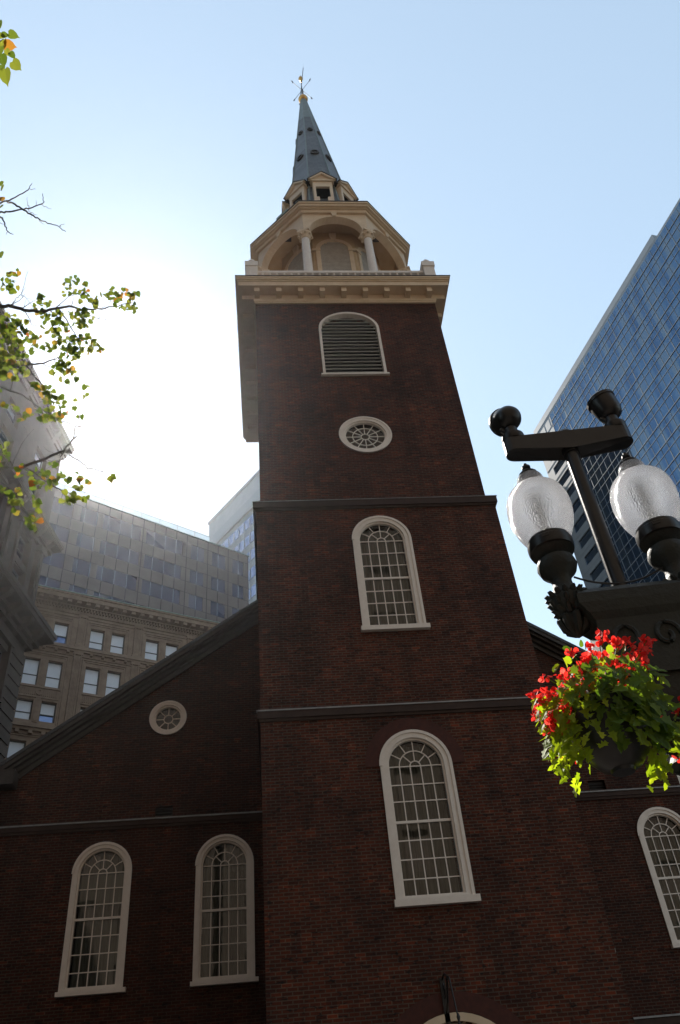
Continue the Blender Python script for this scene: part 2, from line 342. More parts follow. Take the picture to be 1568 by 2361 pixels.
# cornice of the tower
b = CB()
b.box(-.08-.06, 6.62+.06, 17.98, 18.06, 27.24, 27.62); b.box(-.14, -.08, 18.06, 25.1, 27.24, 27.62); b.box(6.62, 6.68, 18.06, 25.1, 27.24, 27.62)
b.box(-.11, 6.65, 18.0, 18.06, 27.16, 27.24)
b.box(-.68, 7.14, 17.56, 25.6, 27.62, 27.84)
for k, (e, z0, z1) in enumerate(((.03, 27.84, 27.90), (.07, 27.90, 27.97), (.10, 27.97, 28.06))):
    b.box(-.68-e, 7.14+e, 17.56-e, 25.6+e, z0, z1)
cor = b.build('tower_cornice', M['cream'], ch)
CB().box(-.80, 7.26, 17.44, 25.72, 28.06, 28.10).build('roof_edge', M['rake'], cor)
for k in range(9):
    x = -.01+.802*k
    CB().box(x-.095, x+.095, 17.66, 17.98, 27.40, 27.62).build('modillion', M['cream'], cor)
for k in range(9):
    y = 18.1+.82*k
    CB().box(-.56, -.14, y-.095, y+.095, 27.40, 27.62).build('modillion', M['cream'], cor)
    CB().box(6.68, 7.04, y-.095, y+.095, 27.40, 27.62).build('modillion', M['cream'], cor)
# ---- windows
def bar(mb, p, q, wd, y0, y1):
    (x0, z0), (x1, z1) = p, q; L = math.hypot(x1-x0, z1-z0); dx, dz = (x1-x0)/L*wd/2, (z1-z0)/L*wd/2
    mb.xz([(x0+dz, z0-dx), (x1+dz, z1-dx), (x1-dz, z1+dx), (x0-dz, z0+dx)], y0, y1)
def arc_pts(r, a0, a1, n, cx=0, cz=0): return [(cx+r*math.cos(R_(a0+(a1-a0)*k/n)), cz+r*math.sin(R_(a0+(a1-a0)*k/n))) for k in range(n+1)]
def arched_window(hw, zs, gw, rail, ups, lows, zg, sill_h=.13, curtain=None, shade=None):
    """origin: bottom centre of the frame on the wall face; hw outer half width, zs spring height, gw glass half width"""
    f = MB(); out = arch(0, hw, 0, zs, hw); inn = arch(0, gw+.045, zg-.03, zs, gw+.045)
    f.ring(out, inn, -.035, .10); f.ring(arch(0, hw+.02, 0, zs, hw+.02)[1:-0 or None], arch(0, hw-.05, 0, zs, hw-.05)[1:], -.06, -.03, False)
    f.ring(arch(0, gw+.045, zg-.03, zs, gw+.045), arch(0, gw, zg, zs, gw), .02, .11)
    w_ = f.build('arched_window', M['white'])
    MB().box(-hw-.045, hw+.10, -.12, .0, -sill_h, 0).box(-hw+.01, hw-.01, .0, .1, -sill_h, 0).build('sill', M['white'], w_)
    s = MB(); mw = .024
    s.box(-gw, gw, .055, .10, rail-.028, rail+.028)
    for k in (-3, -1, 1, 3):
        x = k*gw/5
        s.box(x-mw/2, x+mw/2, .068, .094, rail+.028, zs+math.sqrt(max(0, (gw*abs(k)/5)**2*0)))
        s.box(x-mw/2, x+mw/2, .085, .110, zg, rail-.028)
    s.box(-gw, gw, .066, .096, zs-mw/2, zs+mw/2)
    for z in ups: s.box(-gw, gw, .070, .092, z-mw/2, z+mw/2)
    for z in lows: s.box(-gw, gw, .087, .108, z-mw/2, z+mw/2)
    for rr in (gw/5, gw*.6):
        s.ring(arc_pts(rr-mw/2, 0, 180, 18, 0, zs), arc_pts(rr+mw/2, 0, 180, 18, 0, zs), .068, .094, False)
    for a in (30, 60, 90, 120, 150): bar(s, (gw*.6*math.cos(R_(a)), zs+gw*.6*math.sin(R_(a))), (gw*math.cos(R_(a)), zs+gw*math.sin(R_(a))), mw*.9, .070, .092)
    for a in (45, 90, 135): bar(s, (gw*.2*math.cos(R_(a)), zs+gw*.2*math.sin(R_(a))), (gw*.6*math.cos(R_(a)), zs+gw*.6*math.sin(R_(a))), mw*.9, .070, .092)
    s.build('glazing_bars', M['white'], w_)
    g = MB(); pa = arch(0, gw+.02, zg-.01, zs, gw+.02, 16); g.add([(x, .104, z) for x, z in pa], [tuple(range(len(pa)))])
    g.build('pane', M['pane'], w_)
    if curtain:
        for (x0, x1, z0, z1, ph) in curtain:
            c = MB(); n = 26; vs = []
            for i in range(n+1):
                x = x0+(x1-x0)*i/n; y = .34-(.08 if x1-x0 < 1 else 0)+.035*math.sin(i*1.9+ph)+.02*math.sin(i*.7)
                vs += [(x, y, z0), (x, y+.01, z1)]
            c.add(vs, [(2*i, 2*i+2, 2*i+3, 2*i+1) for i in range(n)]); c.build('curtain', M['curtain'], w_, smooth=True)
    if shade:
        for (x0, x1, z0, z1) in shade: MB().box(x0, x1, .24, .25, z0, z1).build('blind', M['curtain'], w_)
    return w_
w1 = arched_window(.825, 2.89, .615, 1.62, (2.08, 2.46), (.43, .83, 1.23), .09, .14, curtain=[(-.62, .62, .05, 3.5, 3)], shade=[(-.05, .16, .12, 1.25)])
w1.parent = ch; w1.location = (3.33-OX, 0, 6.38)
w2 = arched_window(.825, 2.89, .615, 1.60, (2.04, 2.46), (.42, .81, 1.2), .07, .13, curtain=[(-.62, .62, .05, 3.5, 4)])
w2.parent = ch; w2.location = (3.30-OX, 0, 13.01)
ww = []
for i, x in enumerate((-4.44, -1.27, 7.71, 10.87)):
    o = arched_window(.75, 2.72, .565, 1.62, (1.96, 2.34), (.42, .82, 1.22), .10, .10,
        curtain=([(-.57, .57, .05, 3.25, 0), (.05, .5, .2, 2.6, 1)] if i == 1 else ([(-.57, .57, .05, 3.25, 2)])),
        shade=([(-.55, .55, 1.95, 2.75)] if i == 0 else None))
    o.parent = ch; o.location = (x-OX, 22.7-OY, 6.12)
def round_window(cx, cz, y, ro, rg, nsp, rings, hub, ratio=1):
    f = MB(); f.ring(circ(0, 0, ro, ro*ratio), circ(0, 0, rg+.05, (rg+.05)*ratio), -.05, .08); f.ring(circ(0, 0, ro+.015, (ro+.015)*ratio), circ(0, 0, ro-.05, (ro-.05)*ratio), -.07, -.04)
    f.ring(circ(0, 0, rg+.05, (rg+.05)*ratio), circ(0, 0, rg, rg*ratio), .0, .10)
    o = f.build('round_window', M['white'], ch); o.location = (cx-OX, y-OY, cz)
    s = MB(); mw = .024
    for r in rings+[hub]: s.ring(circ(0, 0, r-mw/2, (r-mw/2)*ratio, 28), circ(0, 0, r+mw/2, (r+mw/2)*ratio, 28), .06, .09)
    for k in range(nsp):
        a = 2*math.pi*(k+.5*(nsp == 8)*0)/nsp+math.pi/2
        bar(s, (hub*math.cos(a), hub*math.sin(a)*ratio), (rg*math.cos(a), rg*math.sin(a)*ratio), mw, .062, .088)
    s.build('glazing_bars', M['white'], o)
    g = MB(); pa = circ(0, 0, rg+.02, (rg+.02)*ratio); g.add([(x, .095, z) for x, z in pa], [tuple(range(len(pa)))]); g.build('pane', M['pane'], o)
    return o
round_window(3.28, 20.18, 18.06, .83, .62, 12, [.40], .13, .95)
round_window(-2.97, 13.13, 22.7, .53, .36, 8, [], .13)
round_window(9.41, 13.13, 22.7, .53, .36, 8, [], .13)
# belfry louvre
f = MB(); f.ring(arch(0, 1.09, 0, 2.53, .95), arch(0, 1.0, .06, 2.53, .86), -.05, .16)
lv = f.build('louvre_window', M['white'], ch); lv.location = (3.24-OX, .06, 23.12)
MB().box(-1.16, 1.16, -.10, .0, -.07, 0).build('sill', M['white'], lv)
s = MB()
for k in range(17):
    z = .16+k*.185
    hw = 1.0 if z < 2.5 else 1.0*math.sqrt(max(.02, 1-((z+.04-2.53)/.86)**2))
    if z > 3.3: break
    s.add([(-hw, -.0, z), (hw, -.0, z), (hw, .13, z+.11), (-hw, .13, z+.11), (-hw, 0, z-.03), (hw, 0, z-.03), (hw, .13, z+.08), (-hw, .13, z+.08)],
          [(0, 1, 2, 3), (4, 7, 6, 5), (0, 4, 5, 1), (3, 2, 6, 7), (0, 3, 7, 4), (1, 5, 6, 2)])
s.build('louvre_slats', M['louvre'], lv)
g = MB(); pa = arch(0, 1.04, .0, 2.53, .9); g.add([(x, .3, z) for x, z in pa], [tuple(range(len(pa)))]); g.build('dark_backing', M['dark'], lv)
# door
f = MB(); f.ring([(1.34, .0)]+arc_pts(1.34, 0, 180, 24, 0, 2.84)+[(-1.34, 0)], [(1.2, .0)]+arc_pts(1.2, 0, 180, 24, 0, 2.84)+[(-1.2, 0)], -.05, .25, False)
dr = f.build('arched_door', M['cream'], ch); dr.location = (3.35-OX, 0, .14)
MB().xz(arch(0, 1.19, 2.3, 2.84, 1.19), .12, .2).build('tympanum', M['cream'], dr)
MB().box(-1.17, -.01, .1, .16, .0, 2.3).box(.01, 1.17, .1, .16, 0, 2.3).build('door_leaf', M['wood'], dr)
# ---- body of the church with its gable
CX = 3.22; HW = 10.72; APX = 19.45
def roofz(x): return APX-.718*abs(x-CX)
hl = [arch(x, .73, 6.12, 8.84, .73) for x in (-4.44, -1.27, 7.71, 10.87)]+[circ(-2.97, 13.13, .5), circ(9.41, 13.13, .5)]
vents = [(-3.18, -2.70), (9.12, 9.62)]
hl += [[(a, 10.22), (b_, 10.22), (b_, 10.5), (a, 10.5)] for a, b_ in vents]
mb = CB(); holed(mb, [(CX-HW, .14), (CX+HW, .14), (CX+HW, roofz(CX+HW)-.3), (CX, APX-.3), (CX-HW, roofz(CX-HW)-.3)], hl, 22.7, 23.1)
mb.box(CX-HW, CX-HW+.4, 23.1, 50, .14, 11.2); mb.box(CX+HW-.4, CX+HW, 23.1, 50, .14, 11.2)
mb.xz([(CX-HW+.4, .14), (CX+HW-.4, .14), (CX+HW-.4, roofz(CX+HW)-.3), (CX, APX-.3), (CX-HW+.4, roofz(CX-HW)-.3)], 49.6, 50)
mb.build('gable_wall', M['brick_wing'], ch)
for a, b_ in vents:
    v = CB(); [v.add([(a, 22.76, z), (b_, 22.76, z), (b_, 22.86, z+.06), (a, 22.86, z+.06)], [(0, 1, 2, 3)]) for z in (10.24, 10.32, 10.40)]
    v.box(a-.03, b_+.03, 22.84, 22.9, 10.20, 10.52); v.build('wall_vent', M['frame_dark'], ch)
for (x0, x1) in ((CX-HW, -.2), (6.82, CX+HW)):
    o = CB().box(x0, x1, 22.63, 22.7, 10.00, 10.13).box(x0, x1, 22.66, 22.7, 9.93, 10.0).build('belt_course', M['belt'], ch)
    CB().box(x0, x1, 22.60, 22.7, 10.13, 10.165).build('lead_flashing', M['lead'], o)
o = CB().box(6.82, CX+HW, 22.6, 22.7, 4.4, 4.56).build('belt_course', M['belt'], ch); CB().box(6.82, CX+HW, 22.57, 22.7, 4.56, 4.6).build('lead_flashing', M['lead'], o)
o = CB().box(CX-HW, -.2, 22.6, 22.7, 4.4, 4.56).build('belt_course', M['belt'], ch)
mb = CB()
for sgn in (-1, 1):
    X = lambda t: CX+sgn*t
    e = HW+.35
    pl = [(X(0), APX+.02), (X(e), roofz(X(e))+.02), (X(e), roofz(X(e))-.10), (X(0), APX-.10)]
    mb.xz(pl if sgn < 0 else pl[::-1], 22.25, 50.2)
mb.build('roof', M['roof'], ch)
mb = CB()
for sgn in (-1, 1):
    for (d0, d1, y0, y1) in ((-.10, -.24, 22.28, 22.7), (-.24, -.34, 22.38, 22.7), (-.34, -.46, 22.52, 22.7), (-.46, -.62, 22.63, 22.70)):
        e = HW+.3; X = lambda t: CX+sgn*t
        pl = [(X(0), APX+d0), (X(e), roofz(X(e))+d0), (X(e), roofz(X(e))+d1), (X(0), APX+d1)]
        mb.xz(pl if sgn < 0 else pl[::-1], y0, y1)
mb.box(CX-HW-.45, CX-HW+.5, 22.25, 23.4, 11.2, 11.62); mb.box(CX+HW-.5, CX+HW+.45, 22.25, 23.4, 11.2, 11.62)
mb.build('raking_cornice', M['rake'], ch)
# ---- balustrade
b = CB()
def rail_run(b, x0, x1, y0, y1):
    b.box(x0, x1, y0, y1, 28.93, 29.06); b.box(x0, x1, y0, y1, 28.10, 28.24)
rail_run(b, .05, 6.42, 17.88, 18.02); rail_run(b, -.28, -.12, 18.2, 25.0); rail_run(b, 6.56, 6.72, 18.2, 25.0)
bal = b.build('balustrade', M['white'], ch)
def baluster(x, y):
    prof = [(.045, 28.24), (.045, 28.3), (.07, 28.42), (.075, 28.5), (.04, 28.68), (.035, 28.78), (.05, 28.88), (.05, 28.93)]
    MB(T0).lathe([(r, z) for r, z in prof], 8, TL(x, y, 0)).build('baluster', M['white'], bal)
for k in range(23): baluster(.22+k*.272, 17.95)
for k in range(23):
    baluster(-.2, 18.35+k*.28); baluster(6.64, 18.35+k*.28)
for (x, y) in ((-.19, 17.98), (6.64, 17.98), (-.19, 25.2), (6.64, 25.2)):
    p = CB().box(x-.21, x+.21, y-.21, y+.21, 28.1, 29.2).box(x-.24, x+.24, y-.24, y+.24, 28.1, 28.4).box(x-.25, x+.25, y-.25, y+.25, 29.2, 29.48)
    p.lathe([(.10, 29.48), (.16, 29.52), (.2, 29.62), (.15, 29.76), (.06, 29.84), (.08, 29.88), (.03, 29.95), (.0, 29.98)], 12, TL(x, y, 0))
    p.build('pedestal', M['white'], ch, smooth=True)
# ---- belfry: eight columns, arches, panelled core
BX, BY = 3.37, 21.8
def OCT(r, z): return [(BX+r*math.cos(R_(22.5+45*k)), BY+r*math.sin(R_(22.5+45*k)), z) for k in range(8)]
def octa(mb, prof, caps=True):
    vs = []; [vs.extend(OCT(r, z)) for r, z in prof]
    fs = [(i*8+k, i*8+(k+1) % 8, (i+1)*8+(k+1) % 8, (i+1)*8+k) for i in range(len(prof)-1) for k in range(8)]
    if caps: fs += [tuple(range(7, -1, -1)), tuple((len(prof)-1)*8+k for k in range(8))]
    mb.add(vs, fs)
b = CB(); octa(b, [(3.85, 28.1), (3.85, 28.5), (3.7, 28.55), (3.7, 28.62)]); b.build('belfry_floor', M['white'], ch)
belf = bpy.data.objects.new('belfry', None)
b = CB()
octa(b, [(2.38, 28.6), (2.38, 34.6)]); belf = b.build('belfry_core', M['vault'], ch)
b = CB(); octa(b, [(3.42, 34.62), (3.42, 34.68)]); b.build('belfry_ceiling', M['vault'], ch)
b = CB()
for (r0, r1, z0, z1) in ((3.30, 3.66, 34.30, 34.50), (3.3, 3.74, 34.50, 34.56), (3.3, 3.84, 34.56, 34.70), (3.3, 3.90, 34.70, 34.80)):
    o_, i_ = OCT(r1, z0), OCT(r0, z0); o2, i2 = OCT(r1, z1), OCT(r0, z1)
    vs = o_+i_+o2+i2; fs = []
    for k in range(8):
        j = (k+1) % 8
        fs += [(k, j, j+16, k+16), (k+8, k+24, j+24, j+8), (k, k+8, j+8, j), (k+16, j+16, j+24, k+24)]
    b.add(vs, fs)
ent = b.build('entablature', M['cream'], ch)
b = CB(); octa(b, [(3.93, 34.80), (3.93, 34.84)]); b.build('roof_edge', M['rake'], ent)
for k in range(8):
    Tk = TL(BX, BY, 0) @ RZ(R_(45*k))     # face k looks along -y before turning
    ap = 3.55*math.cos(R_(22.5)); hs = 3.55*math.sin(R_(22.5))
    b = MB(T0 @ Tk)
    outer = [(-hs, 32.9), (-1.12, 32.9)]+[(-1.12*math.cos(math.pi*i/20), 32.95+1.10*math.sin(math.pi*i/20)) for i in range(21)]+[(1.12, 32.9), (hs, 32.9), (hs, 34.3), (-hs, 34.3)]
    holed(b, outer, [], -ap-.0, -ap+.30)
    arcin = [(-1.12*math.cos(math.pi*i/20), 32.95+1.10*math.sin(math.pi*i/20)) for i in range(21)]
    arcout = [(-1.22*math.cos(math.pi*i/20), 32.95+1.20*math.sin(math.pi*i/20)) for i in range(21)]
    b.ring(arcin, arcout, -ap-.05, -ap-.001, False)
    b.xz([(-.07, 34.02), (.07, 34.02), (.13, 34.30), (-.13, 34.30)], -ap-.12, -ap)
    b.build('belfry_arch', M['cream'], ch)
    a = R_(22.5+45*k); cx_, cy_ = 3.42*math.cos(a), 3.42*math.sin(a)
    c = MB(T0 @ TL(BX+cx_, BY+cy_, 0))
    c.lathe([(.26, 28.62), (.26, 28.8), (.22, 28.86), (.195, 28.95), (.19, 29.6), (.165, 32.45)], 16)
    co = c.build('column', M['white'], ch, smooth=True)
    c = MB(T0 @ TL(BX+cx_, BY+cy_, 0)); c.lathe([(.17, 32.44), (.20, 32.48), (.19, 32.56), (.24, 32.66), (.30, 32.74), (.30, 32.80)], 16)
    for q in range(8):
        aa = 2*math.pi*q/8; c.lathe([(.0, -.05), (.06, -.02), (.06, .03), (.0, .06)], 6, TL(.27*math.cos(aa), .27*math.sin(aa), 32.66), caps=False)
    c.box(-.27, .27, -.27, .27, 32.80, 32.9, RZ(a))
    c.build('capital', M['cream'], co, smooth=True)
    # core door with louvred leaf
    ca = 2.38*math.cos(R_(22.5)); d = MB(T0 @ Tk)
    d.ring([(.80, 28.7)]+[(.80*math.cos(math.pi*i/20), 33.25+.80*math.sin(math.pi*i/20)) for i in range(21)]+[(-.80, 28.7)],
           [(.62, 28.7)]+[(.62*math.cos(math.pi*i/20), 33.25+.62*math.sin(math.pi*i/20)) for i in range(21)]+[(-.62, 28.7)], -ca-.07, -ca, False)
    d.xz([(-.08, 33.85), (.08, 33.85), (.16, 34.4), (-.16, 34.4)], -ca-.14, -ca)
    d.box(-.95, -.60, -ca-.10, -ca, 33.12, 33.25); d.box(.60, .95, -ca-.10, -ca, 33.12, 33.25)
    do = d.build('belfry_door', M['cream'], ch)
    lv_ = MB(T0 @ Tk)
    z = 28.75
    while z < 33.8:
        hw = .62 if z < 33.2 else .62*math.sqrt(max(.01, 1-((z+.05-33.25)/.62)**2))
        lv_.xz([(-hw, z), (hw, z), (hw, z+.085), (-hw, z+.085)], -ca-.03, -ca-.005); z += .1
    lv_.build('door_louvre', M['louvre'], do)
    if k % 2 == 1:   # diamond vent in the ceiling of the diagonal bays
        v = MB(T0 @ Tk @ TL(0, -2.78, 34.60) @ RZ(R_(45))); v.box(-.17, .17, -.17, .17, -.03, .015); v.build('ceiling_vent', M['frame_dark'], ch)
# bell-cast roof and spire
AX = lambda z: BX-(z-34)*.0128
def octz(r, z): return [(AX(z)+r*math.cos(R_(22.5+45*k)), BY+r*math.sin(R_(22.5+45*k)), z) for k in range(8)]
b = CB(); prof = [(3.9, 34.84), (3.2, 35.0), (2.7, 35.35), (2.3, 35.9), (2.05, 36.7), (1.92, 37.6)]
vs = []; [vs.extend(octz(r, z)) for r, z in prof]
b.add(vs, [(i*8+k, i*8+(k+1) % 8, (i+1)*8+(k+1) % 8, (i+1)*8+k) for i in range(len(prof)-1) for k in range(8)])
b.build('belfry_roof', M['copper'], ch)
SR = lambda z: .17+(53.25-z)*.110
b = CB(); zs_ = [37.55, 53.25]; vs = octz(SR(zs_[0]), zs_[0])+octz(SR(zs_[1]), zs_[1])
b.add(vs, [(k, (k+1) % 8, 8+(k+1) % 8, 8+k) for k in range(8)]+[tuple(range(8, 16))])
sp = b.build('spire', M['slate'], ch)
b = CB()
for k in range(8): b.tube([octz(SR(z)+.005, z)[k] for z in (37.6, 45, 53.2)], [.05, .04, .03], 6)
vs = octz(SR(50)+.02, 50)+octz(SR(53.3)+.02, 53.3); b.add(vs, [(k, (k+1) % 8, 8+(k+1) % 8, 8+k) for k in range(8)])
b.build('spire_hips', M['copper'], sp)
for k in range(8):
    for (z, r) in ((44.5, .235), (47.9, .16)):
        ap = SR(z)*math.cos(R_(22.5)); Tk = TL(AX(z), BY, z) @ RZ(R_(45*k)) @ TL(0, -ap, 0) @ Matrix.Rotation(-math.atan(.110*.924), 4, 'X')
        if k % 2 and z > 46: z = z
        l = MB(T0 @ Tk); l.ring(circ(0, 0, r, n=20), circ(0, 0, r*.76, n=20), -.09, .03); lo = l.build('lucarne', M['rake'], sp)
        MB(T0 @ Tk).xz(circ(0, 0, r*.8, n=20), -.02, .02).build('lucarne_opening', M['dark'], lo)
for k in range(8):
    Tk = T0 @ TL(AX(39), BY, 0) @ RZ(R_(45*k)); F = -1.78
    d = MB(Tk)
    d.box(-.48, -.34, F, -1.2, 37.2, 39.55); d.box(.34, .48, F, -1.2, 37.2, 39.55); d.box(-.48, .48, F, -1.2, 39.55, 40.0)
    d.box(-.34, -.20, F+.02, -1.2, 37.2, 38.62); d.box(.20, .34, F+.02, -1.2, 37.2, 38.62)
    d.box(-.56, .56, F-.08, -1.0, 40.0, 40.08)
    d.xz([(-.60, 40.08), (.60, 40.08), (0, 40.62)], F-.02, -1.0)
    d.ring([(-.70, 40.06), (0, 40.74), (.70, 40.06)], [(-.55, 40.06), (0, 40.58), (.55, 40.06)], F-.14, F+.0, False)
    do = d.build('dormer', M['cream'], ch)
    r = MB(Tk); r.ring([(-.74, 40.04), (0, 40.80), (.74, 40.04)], [(-.69, 40.04), (0, 40.74), (.69, 40.04)], F-.17, -.75, False); r.box(-.475, -.465, F+.0, -1.0, 37.2, 40); r.build('dormer_roof', M['rake'], do)
    s = MB(Tk); s.box(-.34, .34, F+.16, F+.2, 38.6, 39.55)
    [s.add([(-.34, F+.06, z), (.34, F+.06, z), (.34, F+.16, z+.08), (-.34, F+.16, z+.08)], [(0, 1, 2, 3)]) for z in [38.64+.115*i for i in range(8)]]
    s.build('dormer_louvre', M['frame_dark'], do)
    MB(Tk).box(-.2, .2, F+.3, F+.35, 37.2, 38.6).build('dormer_opening', M['dark'], do)
MB(T0 @ TL(1.50, 20.15, 0) @ RZ(R_(45))).box(-.40, .40, -.35, .35, 34.85, 36.75).build('roof_hatch', M['verdigris'], ch)
# ---- weathervane
VX = AX(53.4)
wv = CB(); wv.lathe([(.0, 53.2), (.16, 53.24), (.26, 53.36), (.30, 53.52), (.26, 53.68), (.16, 53.78), (0, 53.82)], 20, TL(VX, BY, 0), caps=False)
vane = wv.build('weathervane', M['gold'], ch, smooth=True)
b = CB(); b.tube([(VX, BY, 53.8), (VX, BY, 54.9)], .075, 10); b.tube([(VX, BY, 54.9), (VX, BY, 56.9)], .028, 8)
b.build('vane_rod', M['iron'], vane)
b = CB()
for a in (38, 128, 218, 308):
    dx, dy = math.cos(R_(a)), math.sin(R_(a)); b.tube([(VX, BY, 54.85), (VX+0.75*dx, BY+0.75*dy, 54.85)], .014, 6)
    e = Vector((VX+.75*dx, BY+.75*dy, 54.85)); b.tube([e+Vector((0, 0, -.1)), e+Vector((dx*.02, dy*.02, .12))], .03, 5); b.tube([e, e+Vector((dx*.12, dy*.12, .05))], .018, 5)
b.build('compass_arm', M['rake'], vane)
b = CB(); b.tube([(VX+.1, BY-1.0, 55.7), (VX-.1, BY+1.3, 55.75)], .02, 6); b.add([(VX+.1, BY-1.0, 55.55), (VX+.1, BY-1.25, 55.7), (VX+.1, BY-1.0, 55.85), (VX+.12, BY-.98, 55.7)], [(0, 1, 2, 3), (3, 2, 1, 0)])
b.build('vane_arrow', M['iron'], vane)
b = CB(); b.lathe([(.02, 56.05), (.07, 56.15), (.03, 56.25), (.10, 56.38), (.15, 56.52), (.12, 56.68), (.04, 56.8), (.01, 57.1)], 12, TL(VX, BY, 0)); b.build('gilt_finial', M['gold'], vane, smooth=True)

# ---- wrought iron lantern over the door
hl_ = thing('hanging_lantern', 'black wrought iron lantern on a wall bracket over the white arched door', 'lantern', (3.22, 18, 4.5))
b = MB(); b.box(-.05, .05, -.05, 0, -.35, .42); b.build('wall_plate', M['iron'], hl_)
b = MB(); b.tube([(0, 0, .38), (0, -.35, .42), (0, -.7, .3)], .02); b.tube([(0, -.03, -.2), (0, -.3, -.05), (0, -.45, .15), (0, -.6, .3)], .018)
b.tube([(0, -.1, .05), (0, -.2, .2), (0, -.12, .3), (0, -.08, .2)], .015); b.build('bracket', M['iron'], hl_)
b = MB(); b.tube([(.02, -.7, .3), (.05, -.72, -.1), (.08, -.72, -.42)], .014); b.lathe([(.02, -.3), (.035, -.36), (.02, -.42)], 8, TL(.08, -.72, 0)); b.build('chain', M['iron'], hl_)
b = MB(TL(.08, -.72, 0)); b.lathe([(.015, -.42), (.05, -.5), (.2, -.66), (.23, -.70), (.18, -.72)], 6); b.lathe([(.19, -1.14), (.16, -1.2), (.04, -1.26)], 6)
for k in range(6): a = math.pi/3*k; b.tube([(.18*math.cos(a), .18*math.sin(a), -.72), (.15*math.cos(a), .15*math.sin(a), -1.16)], .01, 4)
b.build('lantern_cage', M['iron'], hl_)
MB(TL(.08, -.72, 0)).lathe([(.165, -.72), (.14, -1.15)], 6).build('lantern_glass', M['pane'], hl_)

# ================================================================== limestone office block behind (pairs of sash windows)
AZ = 65
st = thing('stone_office_block', 'brown limestone office block with paired sash windows behind the church gable', 'building', (-19.5, 60, 0), R_(90-AZ))
LX, RX = -14, 34
def sashes(parent, x0, x1, z0, z1, blind=.6, y=.35):
    g = MB().box(x0, x1, y+.06, y+.08, z0, z1); wo = MB()
    fr = .07
    wo.box(x0, x0+fr, y-.06, y+.06, z0, z1).box(x1-fr, x1, y-.06, y+.06, z0, z1).box(x0+fr, x1-fr, y-.06, y+.06, z1-fr, z1).box(x0+fr, x1-fr, y-.06, y+.06, z0, z0+fr)
    zm = z0+(z1-z0)*.42; wo.box(x0+fr, x1-fr, y-.03, y+.05, zm-.04, zm+.04)
    wobj = wo.build('sash_window', M['frame_dark'], parent)
    g.build('pane', M['sashglass'], wobj)
    zb = z1-(z1-z0)*blind
    MB().box(x0+fr, x1-fr, y+.01, y+.03, max(zb, z0+fr), z1-fr).build('blind', M['blind'], wobj)
rows = [(40.0, 42.0), (35.8, 38.22), (32.75, 34.5), (28.6, 31.0), (25.2, 27.6)]
holes = []; wins = []
per = 4.92
for n in range(-2, 6):
    for (a, b_) in ((-.17, 1.05), (1.68, 2.87)):
        for (z0, z1) in rows:
            x0, x1 = a+n*per, b_+n*per
            if x0 < LX+.5 or x1 > RX-.5: continue
            holes.append([(x0, z0), (x1, z0), (x1, z1), (x0, z1)]); wins.append((x0, x1, z0, z1))
mb = MB(); holed(mb, [(LX, 0), (RX, 0), (RX, 44), (LX, 44)], holes, 0, .5)
mb.box(LX, LX+.5, .5, 14, 0, 44); mb.box(RX-.5, RX, .5, 14, 0, 44); mb.box(LX+.5, RX-.5, 13.5, 14, 0, 44)
mb.build('wall', M['limestone'], st)
random.seed(3)
for (x0, x1, z0, z1) in wins:
    if -4 < x0 < 20 and z0 > 28: sashes(st, x0, x1, z0, z1, random.choice((.55, .62, .85, .93, .97)))
    else: MB().box(x0, x1, .4, .42, z0, z1).build('sash_window', M['sashglass'], st)
# pilasters with sunk panels, window frames, belts, cornice
p = MB(); fr = MB(); dn = MB()
for n in range(-2, 6):
    x = 3.60+n*per
    if x > RX-1: continue
    for (z0, z1) in ((39.8, 43.0), (28.2, 39.3), (20, 27.8)):
        p.box(x, x+.12, -.22, 0, z0, z1).box(x+.56, x+.68, -.22, 0, z0, z1).box(x+.12, x+.56, -.12, 0, z0, z1)
        p.box(x-.06, x+.74, -.28, 0, z1-.25, z1).box(x-.06, x+.74, -.28, 0, z0, z0+.2)
        for q in (.22, .34, .46): p.box(x+q-.02, x+q+.02, -.17, -.12, z0+.5, z1-.5)
    xa, xb = -.55+n*per, 3.25+n*per
    for (z0, z1) in ((39.82, 42.55), (32.4, 38.8), (24.9, 31.6)):
        for e, dd in ((0, .16), (.14, .09)):
            fr.box(xa+e, xa+e+.12, -dd, 0, z0, z1-e).box(xb-e-.12, xb-e, -dd, 0, z0, z1-e).box(xa+e+.12, xb-e-.12, -dd, 0, z1-e-.12, z1-e)
    # mullion pier, spandrel panel with balusters and rosette
    for (z0, z1) in ((39.9, 42.2), (35.7, 38.4), (32.6, 34.7)):
        fr.box(1.18+n*per, 1.55+n*per, -.07, 0, z0, z1); fr.box(1.27+n*per, 1.46+n*per, -.10, -.07, z0+.1, z1-.1)
    fr.box(xa+.3, xb-.3, -.12, 0, 35.55, 35.72); fr.box(xa+.3, xb-.3, -.09, 0, 34.68, 34.85)
    for q in range(18): fr.box(xa+.42+q*.165, xa+.50+q*.165, -.07, 0, 34.9, 35.5)
    fr.ring(circ(1.36+n*per, 35.2, .3, n=16), circ(1.36+n*per, 35.2, .12, n=16), -.13, -.07)
p.build('pilaster', M['limestone'], st); fr.build('window_surround', M['limestone'], st)
b = MB()
b.box(LX, RX, -.35, 0, 39.5, 39.78).box(LX, RX, -.22, 0, 39.35, 39.5).box(LX, RX, -.12, 0, 38.95, 39.05)
b.box(LX, RX, -.45, 0, 32.0, 32.3).box(LX, RX, -.25, 0, 31.8, 32.0)
x = LX+.3
while x < RX: b.box(x, x+.22, -.30, 0, 39.12, 39.35); b.box(x, x+.3, -.38, 0, 31.5, 31.8); x += .98
b.build('belt_course', M['limestone'], st)
